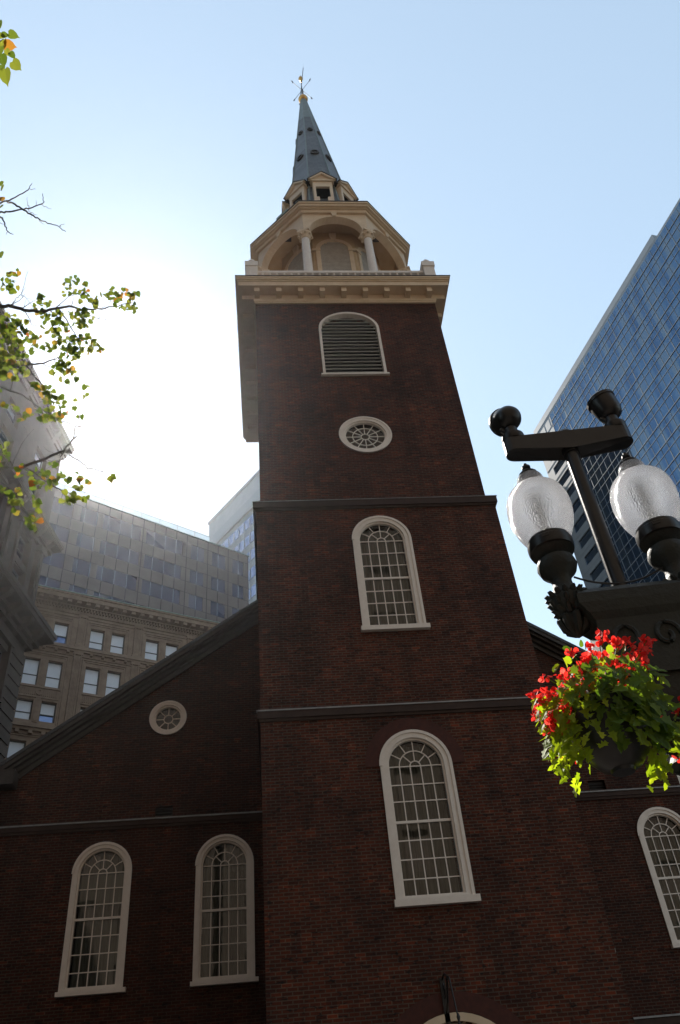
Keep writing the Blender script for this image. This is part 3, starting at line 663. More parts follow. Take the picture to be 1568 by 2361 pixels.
b = MB(); b.box(LX, RX, -.10, 0, 42.75, 42.95).box(LX, RX, -.18, 0, 43.05, 43.15).box(LX, RX, -.42, 0, 43.62, 43.72).box(LX, RX, -.95, .5, 43.98, 44.35).box(LX, RX, -1.08, .5, 44.35, 44.5)
b.box(LX, RX, .5, 14, 43.9, 44.3)
co = b.build('cornice', M['limestone'], st)
MB().box(LX, RX, -1.15, .5, 44.5, 44.58).build('copper_edge', M['verdigris'], co)
b = MB(); x = LX+.2; k = 0
while x < RX: b.box(x, x+.36, -.86, 0, 43.72, 43.98); x += .805
x = LX+.1
while x < RX: b.box(x, x+.14, -.30, 0, 43.40, 43.62); x += .27
x = LX+.1
while x < RX: b.box(x, x+.12, -.16, 0, 43.18, 43.34); x += .27
b.build('modillions', M['limestone'], co)

# ================================================================== checkered modern addition on top
AZ2 = 57
md = thing('checkered_office_addition', 'grey panelled office floors with dark strip windows rising above the limestone block', 'building', (-19.5, 60.5, 44.3), R_(90-AZ2))
x0m, x1m = -14, 21.15; Z = lambda z: z-44.3
segs = [(-13, -9.2), (-8.2, -5.0), (-4.0, -2.6), (-1.6, 1.5), (2.3, 4.0), (4.6, 8.6), (9.16, 13.2), (14.2, 15.75), (16.66, 18.3), (19.15, 20.5)]
rz = [(45.0, 46.66), (48.04, 49.7), (51.08, 52.72), (54.1, 55.95)]
holes = [[(a, Z(z0)), (b_, Z(z0)), (b_, Z(z1)), (a, Z(z1))] for a, b_ in segs for z0, z1 in rz]
mb = MB(); holed(mb, [(x0m, 0), (x1m, 0), (x1m, Z(57.0)), (x0m, Z(57.0))], holes, 0, .12)
mb.box(x0m, x1m, .4, 12, 0, Z(57)); mb.build('wall', M['concrete'], md)
j = MB(); x = 5.13-1.228*15
xs = []
while x < x1m: xs.append(x); x += 1.2275
for x in xs:
    if x > x0m: j.box(x-.03, x+.03, -.012, 0, 0, Z(57))
for z0, z1 in rz: j.box(x0m, x1m, -.010, 0, Z(z0)-.02, Z(z0)+.012); j.box(x0m, x1m, -.010, 0, Z(z1)-.012, Z(z1)+.02)
j.build('panel_joints', M['dark'], md)
for (a, b_) in segs:
    for z0, z1 in rz:
        o = MB().box(a, b_, .05, .09, Z(z0), Z(z1)).build('strip_window', M['checkglass'], md)
        for x in xs:
            if a+.1 < x < b_-.1: MB().box(x-.02, x+.02, -.03, .05, Z(z0), Z(z1)).build('mullion', M['mull_light'], o)
MB().box(x0m, x1m+.1, -.12, .3, Z(57.0), Z(57.12)).build('parapet_edge', M['copper'], md)
def rail_glass():
    m, nt, b = mat('rail_glass', (.6, .75, .78), .05); b.inputs['Alpha'].default_value = .35; return m
M['railglass'] = rail_glass()
gr = MB().box(x0m, 16.5, .3, .33, Z(57.1), Z(58.1)).build('glass_railing', M['railglass'], md)
j = MB(); x = x0m
while x < 16.6: j.box(x-.03, x+.03, .26, .36, Z(57.1), Z(58.15)); x += 2.05
j.box(x0m, 16.5, .28, .36, Z(58.1), Z(58.14)); j.build('railing_posts', M['mull'], gr)

# ================================================================== far tower seen between them
bt = thing('banded_tower', 'tall grey tower of horizontal window bands just behind the left edge of the brick tower', 'building', (-9.5, 115, 0), R_(90-145))
W_ = 35
mb = MB(); mb.box(0, W_, 0, 30, 0, 91.5); mb.box(0, W_, -.3, 30, 91.5, 97.5); mb.build('wall', M['metal_panel'], bt)
g = MB(); m_ = MB()
MB().box(W_, W_+.05, .0, 30, 0, 97.4).build('painted_shade_flank', M['frame_dark'], bt)  # the flank's shade is put in as a dark sheet
z = 20
while z < 90: g.box(1.5, W_-.5, -.06, 0, z, z+2.0); z += 3.6
z = 20
g.build('window_band', M['sashglass'], bt)
for x in [1.5+1.6*k for k in range(22)]: m_.box(x-.08, x+.08, -.14, -.06, 20, 90)
m_.build('mullion', M['metal_panel'], bt)
MB().box(1.5, W_-.5, -.34, -.3, 91.9, 94).build('louvre_band', M['mull'], bt)
MB().box(-.2, W_+.2, -.45, 30, 97.5, 98.1).build('parapet', M['metal_panel'], bt)

# ================================================================== blue glass tower
gt = thing('blue_glass_tower', 'tall blue mirror glass office tower leaning in from the right edge above the street lamp', 'building', (39.2, 81, 0), R_(90-168))
holes = []; z = 6.05
while z+1.3 < 81: holes.append([(1.55, z), (4.75, z), (4.75, z+1.3), (1.55, z+1.3)]); z += 2.55
mb = MB(); holed(mb, [(0, 0), (78, 0), (78, 84), (0, 84)], holes, 0, .3); mb.box(0, 32.2, -.02, 1.2, 84, 85); mb.box(0, 78, .6, 40, 0, 83.9)
mb.build('wall', M['metal_panel'], gt)
for hq in holes: MB().box(hq[0][0], hq[1][0], .15, .2, hq[0][1], hq[2][1]).build('ribbon_window', M['blueglass'], gt)
pj = MB()
z = 5.4
while z < 85: pj.box(0, 5.0, -.012, 0, z-.02, z+.02); z += 2.55
for x in (1.0, 2.6, 4.0): pj.box(x-.015, x+.015, -.01, 0, 82, 84)
pj.build('panel_joints', M['mull'], gt)
MB().box(4.9, 78, -.35, -.28, 4, 83.1).build('curtain_glass', M['blueglass'], gt)
MB().box(4.9, 78, -.28, 0, 4, 83.05).build('curtain_edge', M['mull'], gt)
mm = MB(); x = 4.95; k = 0
while x < 78:
    t = .045 if k % 6 == 3 else .022
    mm.box(x-t, x+t, -.39, -.35, 4, 83.1); x += 1.09; k += 1
z = 83.7; 
mm.build('vertical_mullions', M['mull'], gt)
mm = MB(); z = 81.9
while z > 5:
    mm.box(4.9, 78, -.42, -.35, z-.03, z+.03); mm.box(4.9, 78, -.40, -.35, z-1.0-.022, z-1.0+.022); z -= 2.55
mm.build('horizontal_mullions', M['mull_grey'], gt)

# ================================================================== dark beaux-arts block, far left
lb = thing('cornice_block', 'dark brown stone block with heavy bracketed cornices behind the tree on the left', 'building', (-14.9, 45, 0), R_(90-9))
L0 = -46
holes = []; lw = []
for n in range(9):
    x1 = -2.0-n*4.6; x0 = x1-1.7
    for (z0, z1) in ((31.9, 33.8), (34.4, 36.4), (25.5, 28.2), (20.6, 23.8), (15.5, 18.5), (39.6, 41.2), (42.2, 43.8)):
        holes.append([(x0, z0), (x1, z0), (x1, z1), (x0, z1)]); lw.append((x0, x1, z0, z1))
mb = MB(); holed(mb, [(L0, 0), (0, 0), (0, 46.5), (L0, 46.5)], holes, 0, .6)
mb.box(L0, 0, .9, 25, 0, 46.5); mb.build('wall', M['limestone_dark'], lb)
random.seed(5)
for (x0, x1, z0, z1) in lw:
    w0 = MB().box(x0, x0+.1, .3, .4, z0, z1).box(x1-.1, x1, .3, .4, z0, z1).box(x0+.1, x1-.1, .3, .4, (z0+z1)/2-.05, (z0+z1)/2+.05).box(x0+.1, x1-.1, .3, .4, z1-.1, z1).build('sash_window', M['frame_dark'], lb)
    MB().box(x0, x1, .42, .46, z0, z1).build('pane', M['blind'] if random.random() < .35 else M['sashglass'], w0)  # pale panes have a sky reflection painted into their colour
hx = [(-2.0-n*4.6-1.7-.25, -2.0-n*4.6+.25) for n in range(9)]
edges = [0.0]+[q for h in hx for q in (h[1], h[0])]+[L0]
for xr, xb in zip(edges[0::2], edges[1::2]):
    b = MB(); z = 4
    b.box(xb, xr, -.05, 0, 4, 29)
    while z < 28.6: b.box(xb, xr, -.14, -.05, z, z+.62); z += .74
    b.build('rusticated_pier', M['limestone_dark'], lb)
b = MB()
for n in range(10):
    x = -.3-n*4.6
    for (z0, z1) in ((31.2, 36.9),):
        b.box(x-.75, x-.1, -.3, 0, z0, z1).box(x-.55, x-.3, -.4, -.3, z0+.4, z1-.5).box(x-.85, x, -.42, 0, z1-.45, z1)
    xw = -2.0-n*4.6
    for (z0, z1) in ((31.4, 36.7), (25.0, 28.6)):
        b.box(xw, xw+.22, -.18, 0, z0, z1).box(xw-1.92, xw-1.7, -.18, 0, z0, z1).box(xw-2.0, xw+.3, -.28, 0, z1, z1+.22)
    b.box(xw-1.7, xw, -.1, 0, 33.85, 34.35)
b.build('pilaster', M['limestone_dark'], lb)
def big_cornice(z, ov, hgt, name='cornice'):
    b = MB(); 
    for (o0, za, zb) in ((ov*.25, 0, .2), (ov*.45, .2, .4), (ov*.92, .62, .82), (ov, .82, 1.0)):
        b.box(L0, o0, -o0, 25, z+hgt*za, z+hgt*zb)
    c = b.build(name, M['limestone_dark'], lb)
    x = -.1
    while x > L0:
        b = MB(); b.yz([(-.1, z+hgt*.62), (-ov*.85, z+hgt*.62), (-ov*.8, z+hgt*.42), (-ov*.4, z+hgt*.2), (-.1, z-hgt*.1)], x-.45, x-.05).build('bracket', M['limestone_dark'], c); x -= 1.55
big_cornice(29.6, 1.35, 1.5); big_cornice(36.9, .95, 1.25); big_cornice(46.0, .6, 1.5)

# ================================================================== blocks added behind the camera to cut skylight and bounce sun; panes reflect them
for i, (x, h, wd, lab) in enumerate(((-34, 60, 30, 'tan stone block added across the street to cut skylight, wider of the two'), (-3.4, 72, 34, 'taller tan stone block added across the street to cut skylight'), )):
    bb = thing('skylight_blocker', lab, 'building', (x, -13, 0), 0, 'blocks added across the street to cut skylight')
    holes = [[(a, z), (a+1.6, z), (a+1.6, z+2.3), (a, z+2.3)] for a in [1.5+3.2*k for k in range(int((wd-3)/3.2)+1)] for z in [4.5+3.9*j for j in range(int((h-7)/3.9)+1)]]
    mb = MB(); holed(mb, [(0, 0), (wd, 0), (wd, h), (0, h)], holes, -.4, 0); mb.box(0, wd, -14, -.8, 0, h); mb.build('wall', M['tan'], bb)
    g = MB(); [g.box(q[0][0], q[1][0], -.3, -.26, q[0][1], q[2][1]) for q in holes]; g.build('windows', M['recess'], bb)
    MB().box(-.3, wd+.3, -14, .8, h, h+.9).build('cornice', M['tan'], bb)

# ================================================================== street lamp with two acorn globes
LXp, LYp = 1.975, 3.65
sl = thing('street_lamp', 'black twin street lamp with two pebbled acorn globes and a tall T-shaped mast', 'street lamp', (LXp, LYp, 0))
ax = math.atan2(3.61-3.69, 2.29-1.66)
TLm = RZ(ax)
def LB(): return MB(TLm)
b = LB(); b.lathe([(.25, .0), (.25, .25), (.2, .3), (.2, .7), (.14, .8), (.10, 1.0), (.085, 1.1), (.065, 3.05), (.09, 3.08), (.07, 3.12)], 12); b.build('post', M['iron_rough'], sl, smooth=True)
# ornamental body that carries both arms
b = LB()
def body_sec(hx, hy, z): return [(-hx, -hy, z), (hx, -hy, z), (hx, hy, z), (-hx, hy, z)]
secs = [(.05, .05, 3.05), (.09, .07, 3.2), (.20, .09, 3.4), (.245, .10, 3.6), (.235, .10, 3.86), (.26, .12, 3.90), (.30, .13, 3.96), (.30, .13, 4.02), (.22, .10, 4.06)]
vs = []; [vs.extend(body_sec(*q)) for q in secs]
b.add(vs, [(i*4+k, i*4+(k+1) % 4, (i+1)*4+(k+1) % 4, (i+1)*4+k) for i in range(len(secs)-1) for k in range(4)]+[(3, 2, 1, 0), tuple((len(secs)-1)*4+k for k in range(4))])
b.box(-.33, .33, -.045, .045, 3.93, 4.08)
for sx in (-1, 1):   # scrollwork on the faces
    for sy in (-1, 1):
        pts = [Vector((sx*(.10+.075*math.cos(t)*(1-t/9)), sy*.105, 3.73+.09*math.sin(t)*(1-t/9))) for t in [i*.45 for i in range(17)]]
        b.tube(pts, .013, 6)
b.box(-.16, .16, -.115, .115, 3.52, 3.55)
b.build('lamp_bracket', M['iron_rough'], sl)
for sx in (-1, 1):
    T = TLm @ TL(sx*.3175, 0, 0)
    b = MB(T)
    # drooping acanthus under the arm end
    b.lathe([(.0, 3.82), (.03, 3.84), (.06, 3.90), (.055, 3.96), (.085, 4.0), (.10, 4.06), (.085, 4.10), (.06, 4.14), (.055, 4.18), (.06, 4.21), (.10, 4.25), (.115, 4.29), (.105, 4.33), (.07, 4.345), (.075, 4.355), (.10, 4.37), (.125, 4.39)], 20, caps=False)
    for (zc, rc, ln, nq) in ((4.085, .092, .03, 14), (4.04, .085, .032, 12), (3.99, .07, .035, 10)):
        for q in range(nq):
            a = 2*math.pi*(q+.5*(nq == 12))/nq; dx, dy = math.cos(a), math.sin(a)
            b.tube([(dx*rc*.8, dy*rc*.8, zc-.03), (dx*rc, dy*rc, zc-.005), (dx*(rc+ln*.6), dy*(rc+ln*.6), zc+.012), (dx*(rc+ln), dy*(rc+ln), zc+.008)], [.016, .019, .013, .003], 6)
    for q in range(7):
        a = 2*math.pi*q/7+.3; dx, dy = math.cos(a), math.sin(a)
        b.tube([(dx*.02, dy*.02, 3.84), (dx*.055, dy*.055, 3.88), (dx*.072, dy*.072, 3.94), (dx*.06, dy*.06, 3.99)], [.008, .022, .022, .01], 6)
    arm = b.build('lamp_arm', M['iron_rough'], sl, smooth=True)
    b = MB(T); b.lathe([(.10, 4.385), (.128, 4.40), (.134, 4.42), (.134, 4.455), (.122, 4.465), (.122, 4.485), (.115, 4.49)], 28); b.box(-.02, .02, -.137, -.132, 4.43, 4.45, RZ(-.35))
    b.build('globe_holder', M['iron'], sl, smooth=True)
    # globe
    prof = [(.115, 4.47), (.135, 4.50), (.165, 4.56), (.187, 4.64), (.194, 4.71), (.188, 4.78), (.168, 4.838), (.13, 4.882), (.09, 4.903), (.058, 4.912), (.060, 4.92), (.080, 4.938), (.084, 4.962), (.074, 4.99), (.045, 5.008)]
    P2 = []
    for i in range(len(prof)-1):
        for s_ in range(3): P2.append(tuple(prof[i][k]*(1-s_/3)+prof[i+1][k]*s_/3 for k in (0, 1)))
    P2.append(prof[-1])
    for _ in range(1): P2 = [P2[0]]+[tuple((P2[i-1][k]+2*P2[i][k]+P2[i+1][k])/4 for k in (0, 1)) for i in range(1, len(P2)-1)]+[P2[-1]]
    b = MB(T); b.lathe(P2, 48, caps=False); gl = b.build('globe', M['globe'], sl); gl.data.polygons.foreach_set('use_smooth', [True]*len(gl.data.polygons))
    b = MB(T); b.lathe([(.02, 4.47), (.03, 4.52), (.03, 4.66), (.042, 4.69), (.045, 4.76), (.03, 4.82), (.0, 4.84)], 12, caps=False); b.build('bulb', M['lead'], gl, smooth=True)
    b = MB(T); b.lathe([(.055, 5.0), (.06, 5.015), (.045, 5.03), (.02, 5.04), (.015, 5.055), (.028, 5.065), (.028, 5.08), (.012, 5.092), (.012, 5.105), (0, 5.112)], 16, caps=False); b.build('finial', M['iron'], sl, smooth=True)
# sagging cable
b = LB(); b.tube([(-.25+.5*t, -.02, 4.20-.30*t*(1-t)) for t in [i/14 for i in range(15)]], .006, 6); b.build('cable', M['iron'], sl)
# mast with crossbar
b = LB(); b.tube([(0, .02, 4.0), (0, .02, 5.36)], .045, 16)
b.build('mast', M['iron'], sl, smooth=True)
def rounded_bar():
    b = LB(); n = 10; hy = .062; L = .35
    def ring(zf0, zf1):
        pts = [(-L-hy*math.sin(math.pi*k/n)*1.0, hy*math.cos(math.pi*k/n)) for k in range(n+1)]+[(0, -hy)]+[(L+hy*math.sin(math.pi*k/n), -hy*math.cos(math.pi*k/n)) for k in range(n+1)]+[(0, hy)]
        return pts
    pts = ring(0, 0); m_ = len(pts)
    zt = lambda x: 5.325; zb = lambda x: 5.215-.045*(1-min(1, abs(x)/.36))
    vs = [(x, y+.02, zb(x)) for x, y in pts]+[(x, y+.02, zt(x)) for x, y in pts]
    b.add(vs, [tuple(range(m_-1, -1, -1)), tuple(range(m_, 2*m_))]+[(i, (i+1) % m_, (i+1) % m_+m_, i+m_) for i in range(m_)])
    b.lathe([(.055, 5.16), (.055, 5.34), (.045, 5.36)], 14, TL(0, .02, 0))
    return b.build('crossbar', M['iron'], sl)
rounded_bar()
for sx, tilt in ((-1, -.35), (1, -.28)):
    x = sx*.335
    b = LB(); b.lathe([(.068, 5.325), (.075, 5.34), (.075, 5.37), (.05, 5.385), (.045, 5.40), (.045, 5.44), (.03, 5.455)], 20, TL(x, .02, 0)); b.tube([(x-.02, .02, 5.40), (x-.05, .03, 5.46), (x-.03, .04, 5.49)], .022, 8)
    fo = b.build('floodlight', M['iron'], sl, smooth=True)
    Tt = TL(x, .02, 5.545) @ Matrix.Rotation(tilt, 4, 'Y') @ Matrix.Rotation(-1.0 if sx < 0 else .05, 4, 'X')
    b = LB(); b.lathe([(.0, -.10), (.04, -.093), (.07, -.075), (.085, -.04), (.092, .03), (.093, .06), (.10, .062), (.10, .085), (.088, .088), (.07, .11), (.035, .12), (0, .123)], 28, Tt, caps=False); b.build('floodlight_head', M['iron'], fo, smooth=True)

# ================================================================== flower baskets
def leaf_shape(kind):
    if kind == 'lobed': return [(0, 0), (.28, -.02), (.22, .25), (.5, .3), (.28, .55), (.2, .6), (.22, .85), (0, 1.15), (-.22, .85), (-.2, .6), (-.28, .55), (-.5, .3), (-.22, .25), (-.28, -.02)]
    if kind == 'pointed': return [(0, 0), (.22, .12), (.33, .35), (.25, .7), (0, 1.1), (-.25, .7), (-.33, .35), (-.22, .12)]
    if kind == 'heart': return [(0, .05), (.2, -.03), (.42, .15), (.46, .45), (.3, .8), (.08, 1.0), (.0, 1.18), (-.08, 1.0), (-.3, .8), (-.46, .45), (-.42, .15), (-.2, -.03)]
    return [(0, 0), (.3, .15), (.42, .5), (.3, .85), (0, 1), (-.3, .85), (-.42, .5), (-.3, .15)]
def put_leaf(mb, p, size, kind, tip, nrm, rnd, fold=.18):
    tip = tip.normalized(); s_ = tip.cross(nrm)
    if s_.length < 1e-3: s_ = tip.cross(Vector((1, .3, 0)))
    s_.normalize(); n = s_.cross(tip)
    sh = leaf_shape(kind); vs = [p+size*(.5*tip+n*.0)]
    k = rnd.uniform(-.15, .25)
    for (a, b_) in sh: vs.append(p+size*(a*s_+b_*tip+n*(fold*abs(a)-k*b_*b_)))
    vs[0] = p+size*(.5*tip-n*k*.25)
    m_ = len(sh); mb.add([tuple(q) for q in vs], [(0, i+1, (i+1) % m_+1) for i in range(m_)])
def rv(rnd): return Vector((rnd.gauss(0, 1), rnd.gauss(0, 1), rnd.gauss(0, 1))).normalized()
def make_basket(loc, label, seed):
    rnd = random.Random(seed)
    bk = thing('flower_basket', label, 'flower basket', loc, 0, 'baskets hung from the street lamp'); bk.scale = (.9, .9, .9)
    b = MB(); b.lathe([(.0, -.30), (.055, -.30), (.06, -.285), (.10, -.27), (.16, -.20), (.195, -.10), (.205, 0), (.21, .03), (.19, .03), (.17, .0)], 26, caps=False)
    b.build('bowl', M['iron'], bk, smooth=True)
    b = MB(); b.tube([(.10, .17, .0), (.22, .27, .10), (.36, .33, .30)], .014, 8); b.build('hanger', M['iron'], bk)
    # trailing vine foliage: bright on the left and the lower right, darker large leaves in the middle
    v = MB(); dk = MB(); stm = MB()
    for i in range(250):
        t = rnd.random()
        a = rnd.gauss(math.pi, .6); rr = .22+.07*rnd.random(); z = .12-.36*t
        p = Vector((rr*math.cos(a)-.02, rr*math.sin(a)*.9, z))+rv(rnd)*.035
        put_leaf(v, p, rnd.uniform(.036, .064), 'lobed', Vector((math.cos(a)*.7+rnd.gauss(0, .4), math.sin(a)*.4+rnd.gauss(0, .3), -.8+rnd.gauss(0, .4))), rv(rnd)*.6+Vector((math.cos(a), math.sin(a)-.5, .3)), rnd)
    for i in range(26):
        a = rnd.gauss(-.15, .35); z = -.18-.16*rnd.random()
        p = Vector((.17*math.cos(a)+.0, .17*math.sin(a), z))+rv(rnd)*.03
        put_leaf(v, p, rnd.uniform(.04, .065), 'lobed', Vector((rnd.gauss(.1, .4), rnd.gauss(0, .3), -1)), rv(rnd)*.6+Vector((.3, -1, .2)), rnd)
    for i in range(190):
        a = rnd.uniform(-2.6, .5); t = rnd.random(); rr = .20+.08*rnd.random()
        z = .20-.36*t
        p = Vector((rr*math.cos(a)*1.05, rr*math.sin(a)*.85-.02, z))+rv(rnd)*.03
        if p.x < -.06 and z < .0: continue
        put_leaf(dk, p, rnd.uniform(.045, .085), 'lobed' if rnd.random() < .7 else 'pointed', Vector((math.cos(a)*.5+rnd.gauss(0, .5), math.sin(a)*.5, -.8+rnd.gauss(0, .35))), Vector((math.cos(a)*.4, -1, .3))+rv(rnd)*.5, rnd)
    for i in range(95):
        a = rnd.uniform(-2.1, .1); z = rnd.uniform(-.20, .12); rr = .17+.06*(z+.2)/.3
        p = Vector((rr*math.cos(a), rr*math.sin(a)-.02, z))+rv(rnd)*.02
        if p.x < -.09 and z < .0: continue
        put_leaf(dk, p, rnd.uniform(.045, .08), 'lobed', Vector((math.cos(a)*.6+rnd.gauss(0, .5), 0, -.7+rnd.gauss(0, .3))), Vector((math.cos(a)*.3, -1, .4))+rv(rnd)*.4, rnd)
    for i in range(60):
        a = rnd.uniform(0, 6.28); rr = .2*rnd.random()**.5
        p = Vector((rr*math.cos(a), rr*math.sin(a), .10+.22*rnd.random())); put_leaf(dk if rnd.random() < .6 else v, p, rnd.uniform(.04, .06), 'round', rv(rnd)+Vector((0, 0, .4)), rv(rnd)+Vector((0, -.4, .5)), rnd)
    v.build('trailing_leaves', M['vine'], bk); dk.build('dark_leaves', M['darkleaf'], bk)
    heads = []
    for i in range(92):
        t = i/91; a = rnd.uniform(-.0, 6.28)
        x = -.31+.63*rnd.random()**1.5; y = rnd.uniform(-.16, .16)
        z = .15+.13*(x+.28)/.6+rnd.uniform(-.07, .09)
        if x < -.16: z -= rnd.uniform(0, .26)
        heads.append(Vector((x, y, z)))
    heads += [Vector((.12, 0, .46)), Vector((.15, .03, .43)), Vector((.22, -.02, .40)), Vector((.26, .0, .38)), Vector((.10, .02, .42)), Vector((.235, .04, .33))]
    for h in heads:
        fl = MB(); stm.tube([h*.35+Vector((0, 0, .05)), h*.75, h], .0025, 4)
        for q in range(rnd.choice((8, 10, 13))):
            p = h+rv(rnd)*.02*rnd.uniform(.5, 1.4)
            put_leaf(fl, p, rnd.uniform(.022, .036), 'round', rv(rnd), rv(rnd), rnd, .25)
        fl.build('red_flower', M['petal'], bk)
    stm.build('stems', M['darkleaf'], bk)
    return bk
make_basket((1.495, 3.30, 3.19), 'hanging basket of red begonias and lime green vine, whole and nearest the left globe post', 11)
make_basket((2.17, 3.43, 3.12), 'second red flower basket cut off by the right edge of the frame', 23)

# ================================================================== linden tree at the left
tr = thing('linden_tree', 'linden tree reaching in from the left with sparse green and rusty leaves against the sun', 'tree', (-5.2, 4.2, 0))
TO = TL(5.2, -4.2, 0)
KX, KY, F_ = 784., 1180.5, 1895.5
def at(x, y, D):     # a spot seen at (x, y) in the 1568-wide frame, at horizontal depth D
    d = crt*((x-KX)/F_)-cup*((y-KY)/F_)+fwd
    return Vector((0, 0, 1.6))+d*(D/d.y)
tk = MB(TO); tk.tube([(-5.2, 4.2, 0), (-5.15, 4.2, 2.5), (-5.0, 4.1, 5), (-4.8, 4.1, 8), (-4.5, 4.0, 11)], [.24, .19, .16, .12, .06], 14)
tk.build('trunk', M['bark'], tr, smooth=True)
br = MB(TO); lf = MB(TO); rnd = random.Random(5)
S6 = lambda p: (.281*p[0], 576.5+.281*p[1]); S9 = lambda p: (.147*p[0], 392+.147*p[1])
def branch(px, D, r0, r1, f=S6, start=None, twigs=True):
    r0 *= .6; r1 *= .7
    pts = [at(*f(q), D+.15*math.sin(i*1.3)) for i, q in enumerate(px)]
    if start: pts = [Vector(start)]+pts
    # wander a little between the bends
    full = []
    for a, b_ in zip(pts[:-1], pts[1:]):
        for k in range(4): full.append(a.lerp(b_, k/4)+rv(rnd)*.006)
    full.append(pts[-1]); n = len(full)
    br.tube(full, [r0+(r1-r0)*i/(n-1) for i in range(n)], 7)
    return full
def twig(p, d, L, r, depth=0):
    pts = [p]; q = p.copy(); dd = d.normalized()
    for i in range(5):
        dd = (dd+rv(rnd)*.28).normalized(); q = q+dd*L/5; pts.append(q.copy())
        if depth < 1 and rnd.random() < .5: twig(q, (dd+rv(rnd)*.8), L*.45, r*.5, depth+1)
    br.tube(pts, [r*(1-.14*i) for i in range(6)], 5)
    return pts
tr1 = (-4.9, 4.1, 6.2); tr2 = (-4.8, 4.1, 8.2); tr3 = (-5.0, 4.1, 5.0)
paths = [
 branch([(0, 460), (70, 460), (200, 490), (300, 505), (410, 495), (560, 462), (690, 490), (800, 485), (930, 465), (1080, 430)], 4.0, .030, .004, start=tr1),
 branch([(410, 495), (480, 555), (560, 640)], 4.0, .010, .003), branch([(490, 485), (560, 590), (630, 710), (740, 790)], 4.0, .010, .003),
 branch([(0, 640), (110, 780), (215, 940), (350, 930), (450, 895), (560, 840)], 4.2, .022, .003, start=tr1),
 branch([(215, 940), (290, 1050), (360, 1110), (400, 1200)], 4.2, .010, .003), branch([(350, 930), (440, 975), (540, 1010)], 4.2, .006, .002),
 branch([(0, 1120), (180, 1190), (340, 1300), (480, 1400), (630, 1490)], 4.3, .016, .002, start=tr3),
 branch([(0, 1790), (180, 1780), (400, 1700), (530, 1640), (600, 1560), (630, 1530)], 4.0, .022, .006, start=tr3),
 branch([(510, 1665), (560, 1680), (620, 1712), (720, 1790), (850, 1820), (965, 1815)], 4.0, .010, .002),
 branch([(835, 1822), (860, 1870), (905, 1895)], 4.0, .004, .002),
 branch([(0, 1900), (80, 1960), (150, 2040), (230, 2170), (290, 2230)], 3.9, .012, .003, start=tr3),
 branch([(200, 1780), (330, 1860), (480, 1960), (620, 2060)], 4.0, .008, .002),
 branch([(95, 455), (130, 405), (170, 370), (230, 175)], 4.0, .007, .0015), branch([(170, 370), (270, 415)], 4.0, .004, .001), branch([(205, 500), (240, 560), (270, 620), (330, 625)], 4.0, .006, .002),
 branch([(590, 470), (605, 400), (600, 300)], 4.0, .005, .002), branch([(680, 485), (710, 430), (760, 410)], 4.0, .004, .002), branch([(830, 480), (900, 440), (915, 390)], 4.0, .004, .002),
]
for px in ([(0, 520), (100, 490), (215, 435), (350, 360), (460, 290), (500, 210)], [(460, 290), (560, 305)], [(100, 490), (200, 530), (330, 605), (480, 695), (620, 780), (740, 825), (930, 895), (1030, 965)],
           [(0, 670), (120, 650), (330, 610), (480, 600), (630, 545), (690, 510), (670, 370)], [(450, 595), (435, 500), (430, 430)], [(635, 545), (720, 580), (805, 610)], [(570, 565), (565, 475)], [(930, 895), (960, 860), (1020, 850)],
           [(410, 605), (480, 660), (585, 705)], [(480, 660), (490, 750)], [(0, 740), (40, 755), (80, 860), (125, 960), (210, 1010)], [(125, 960), (100, 1020)], [(0, 820), (80, 870)], [(610, 790), (700, 850)]):
    long_ = len(px) > 4
    branch(px, 3.3, .014 if long_ else .004, .003 if long_ else .0015, f=S9, start=(-4.6, 4.0, 9) if px[0][0] == 0 and long_ else None)
for p_ in paths[:8]:
    for i in range(6, len(p_), 5):
        if rnd.random() < .6: twig(p_[i], rv(rnd)+Vector((.6, 0, 0)), rnd.uniform(.15, .35), .004)
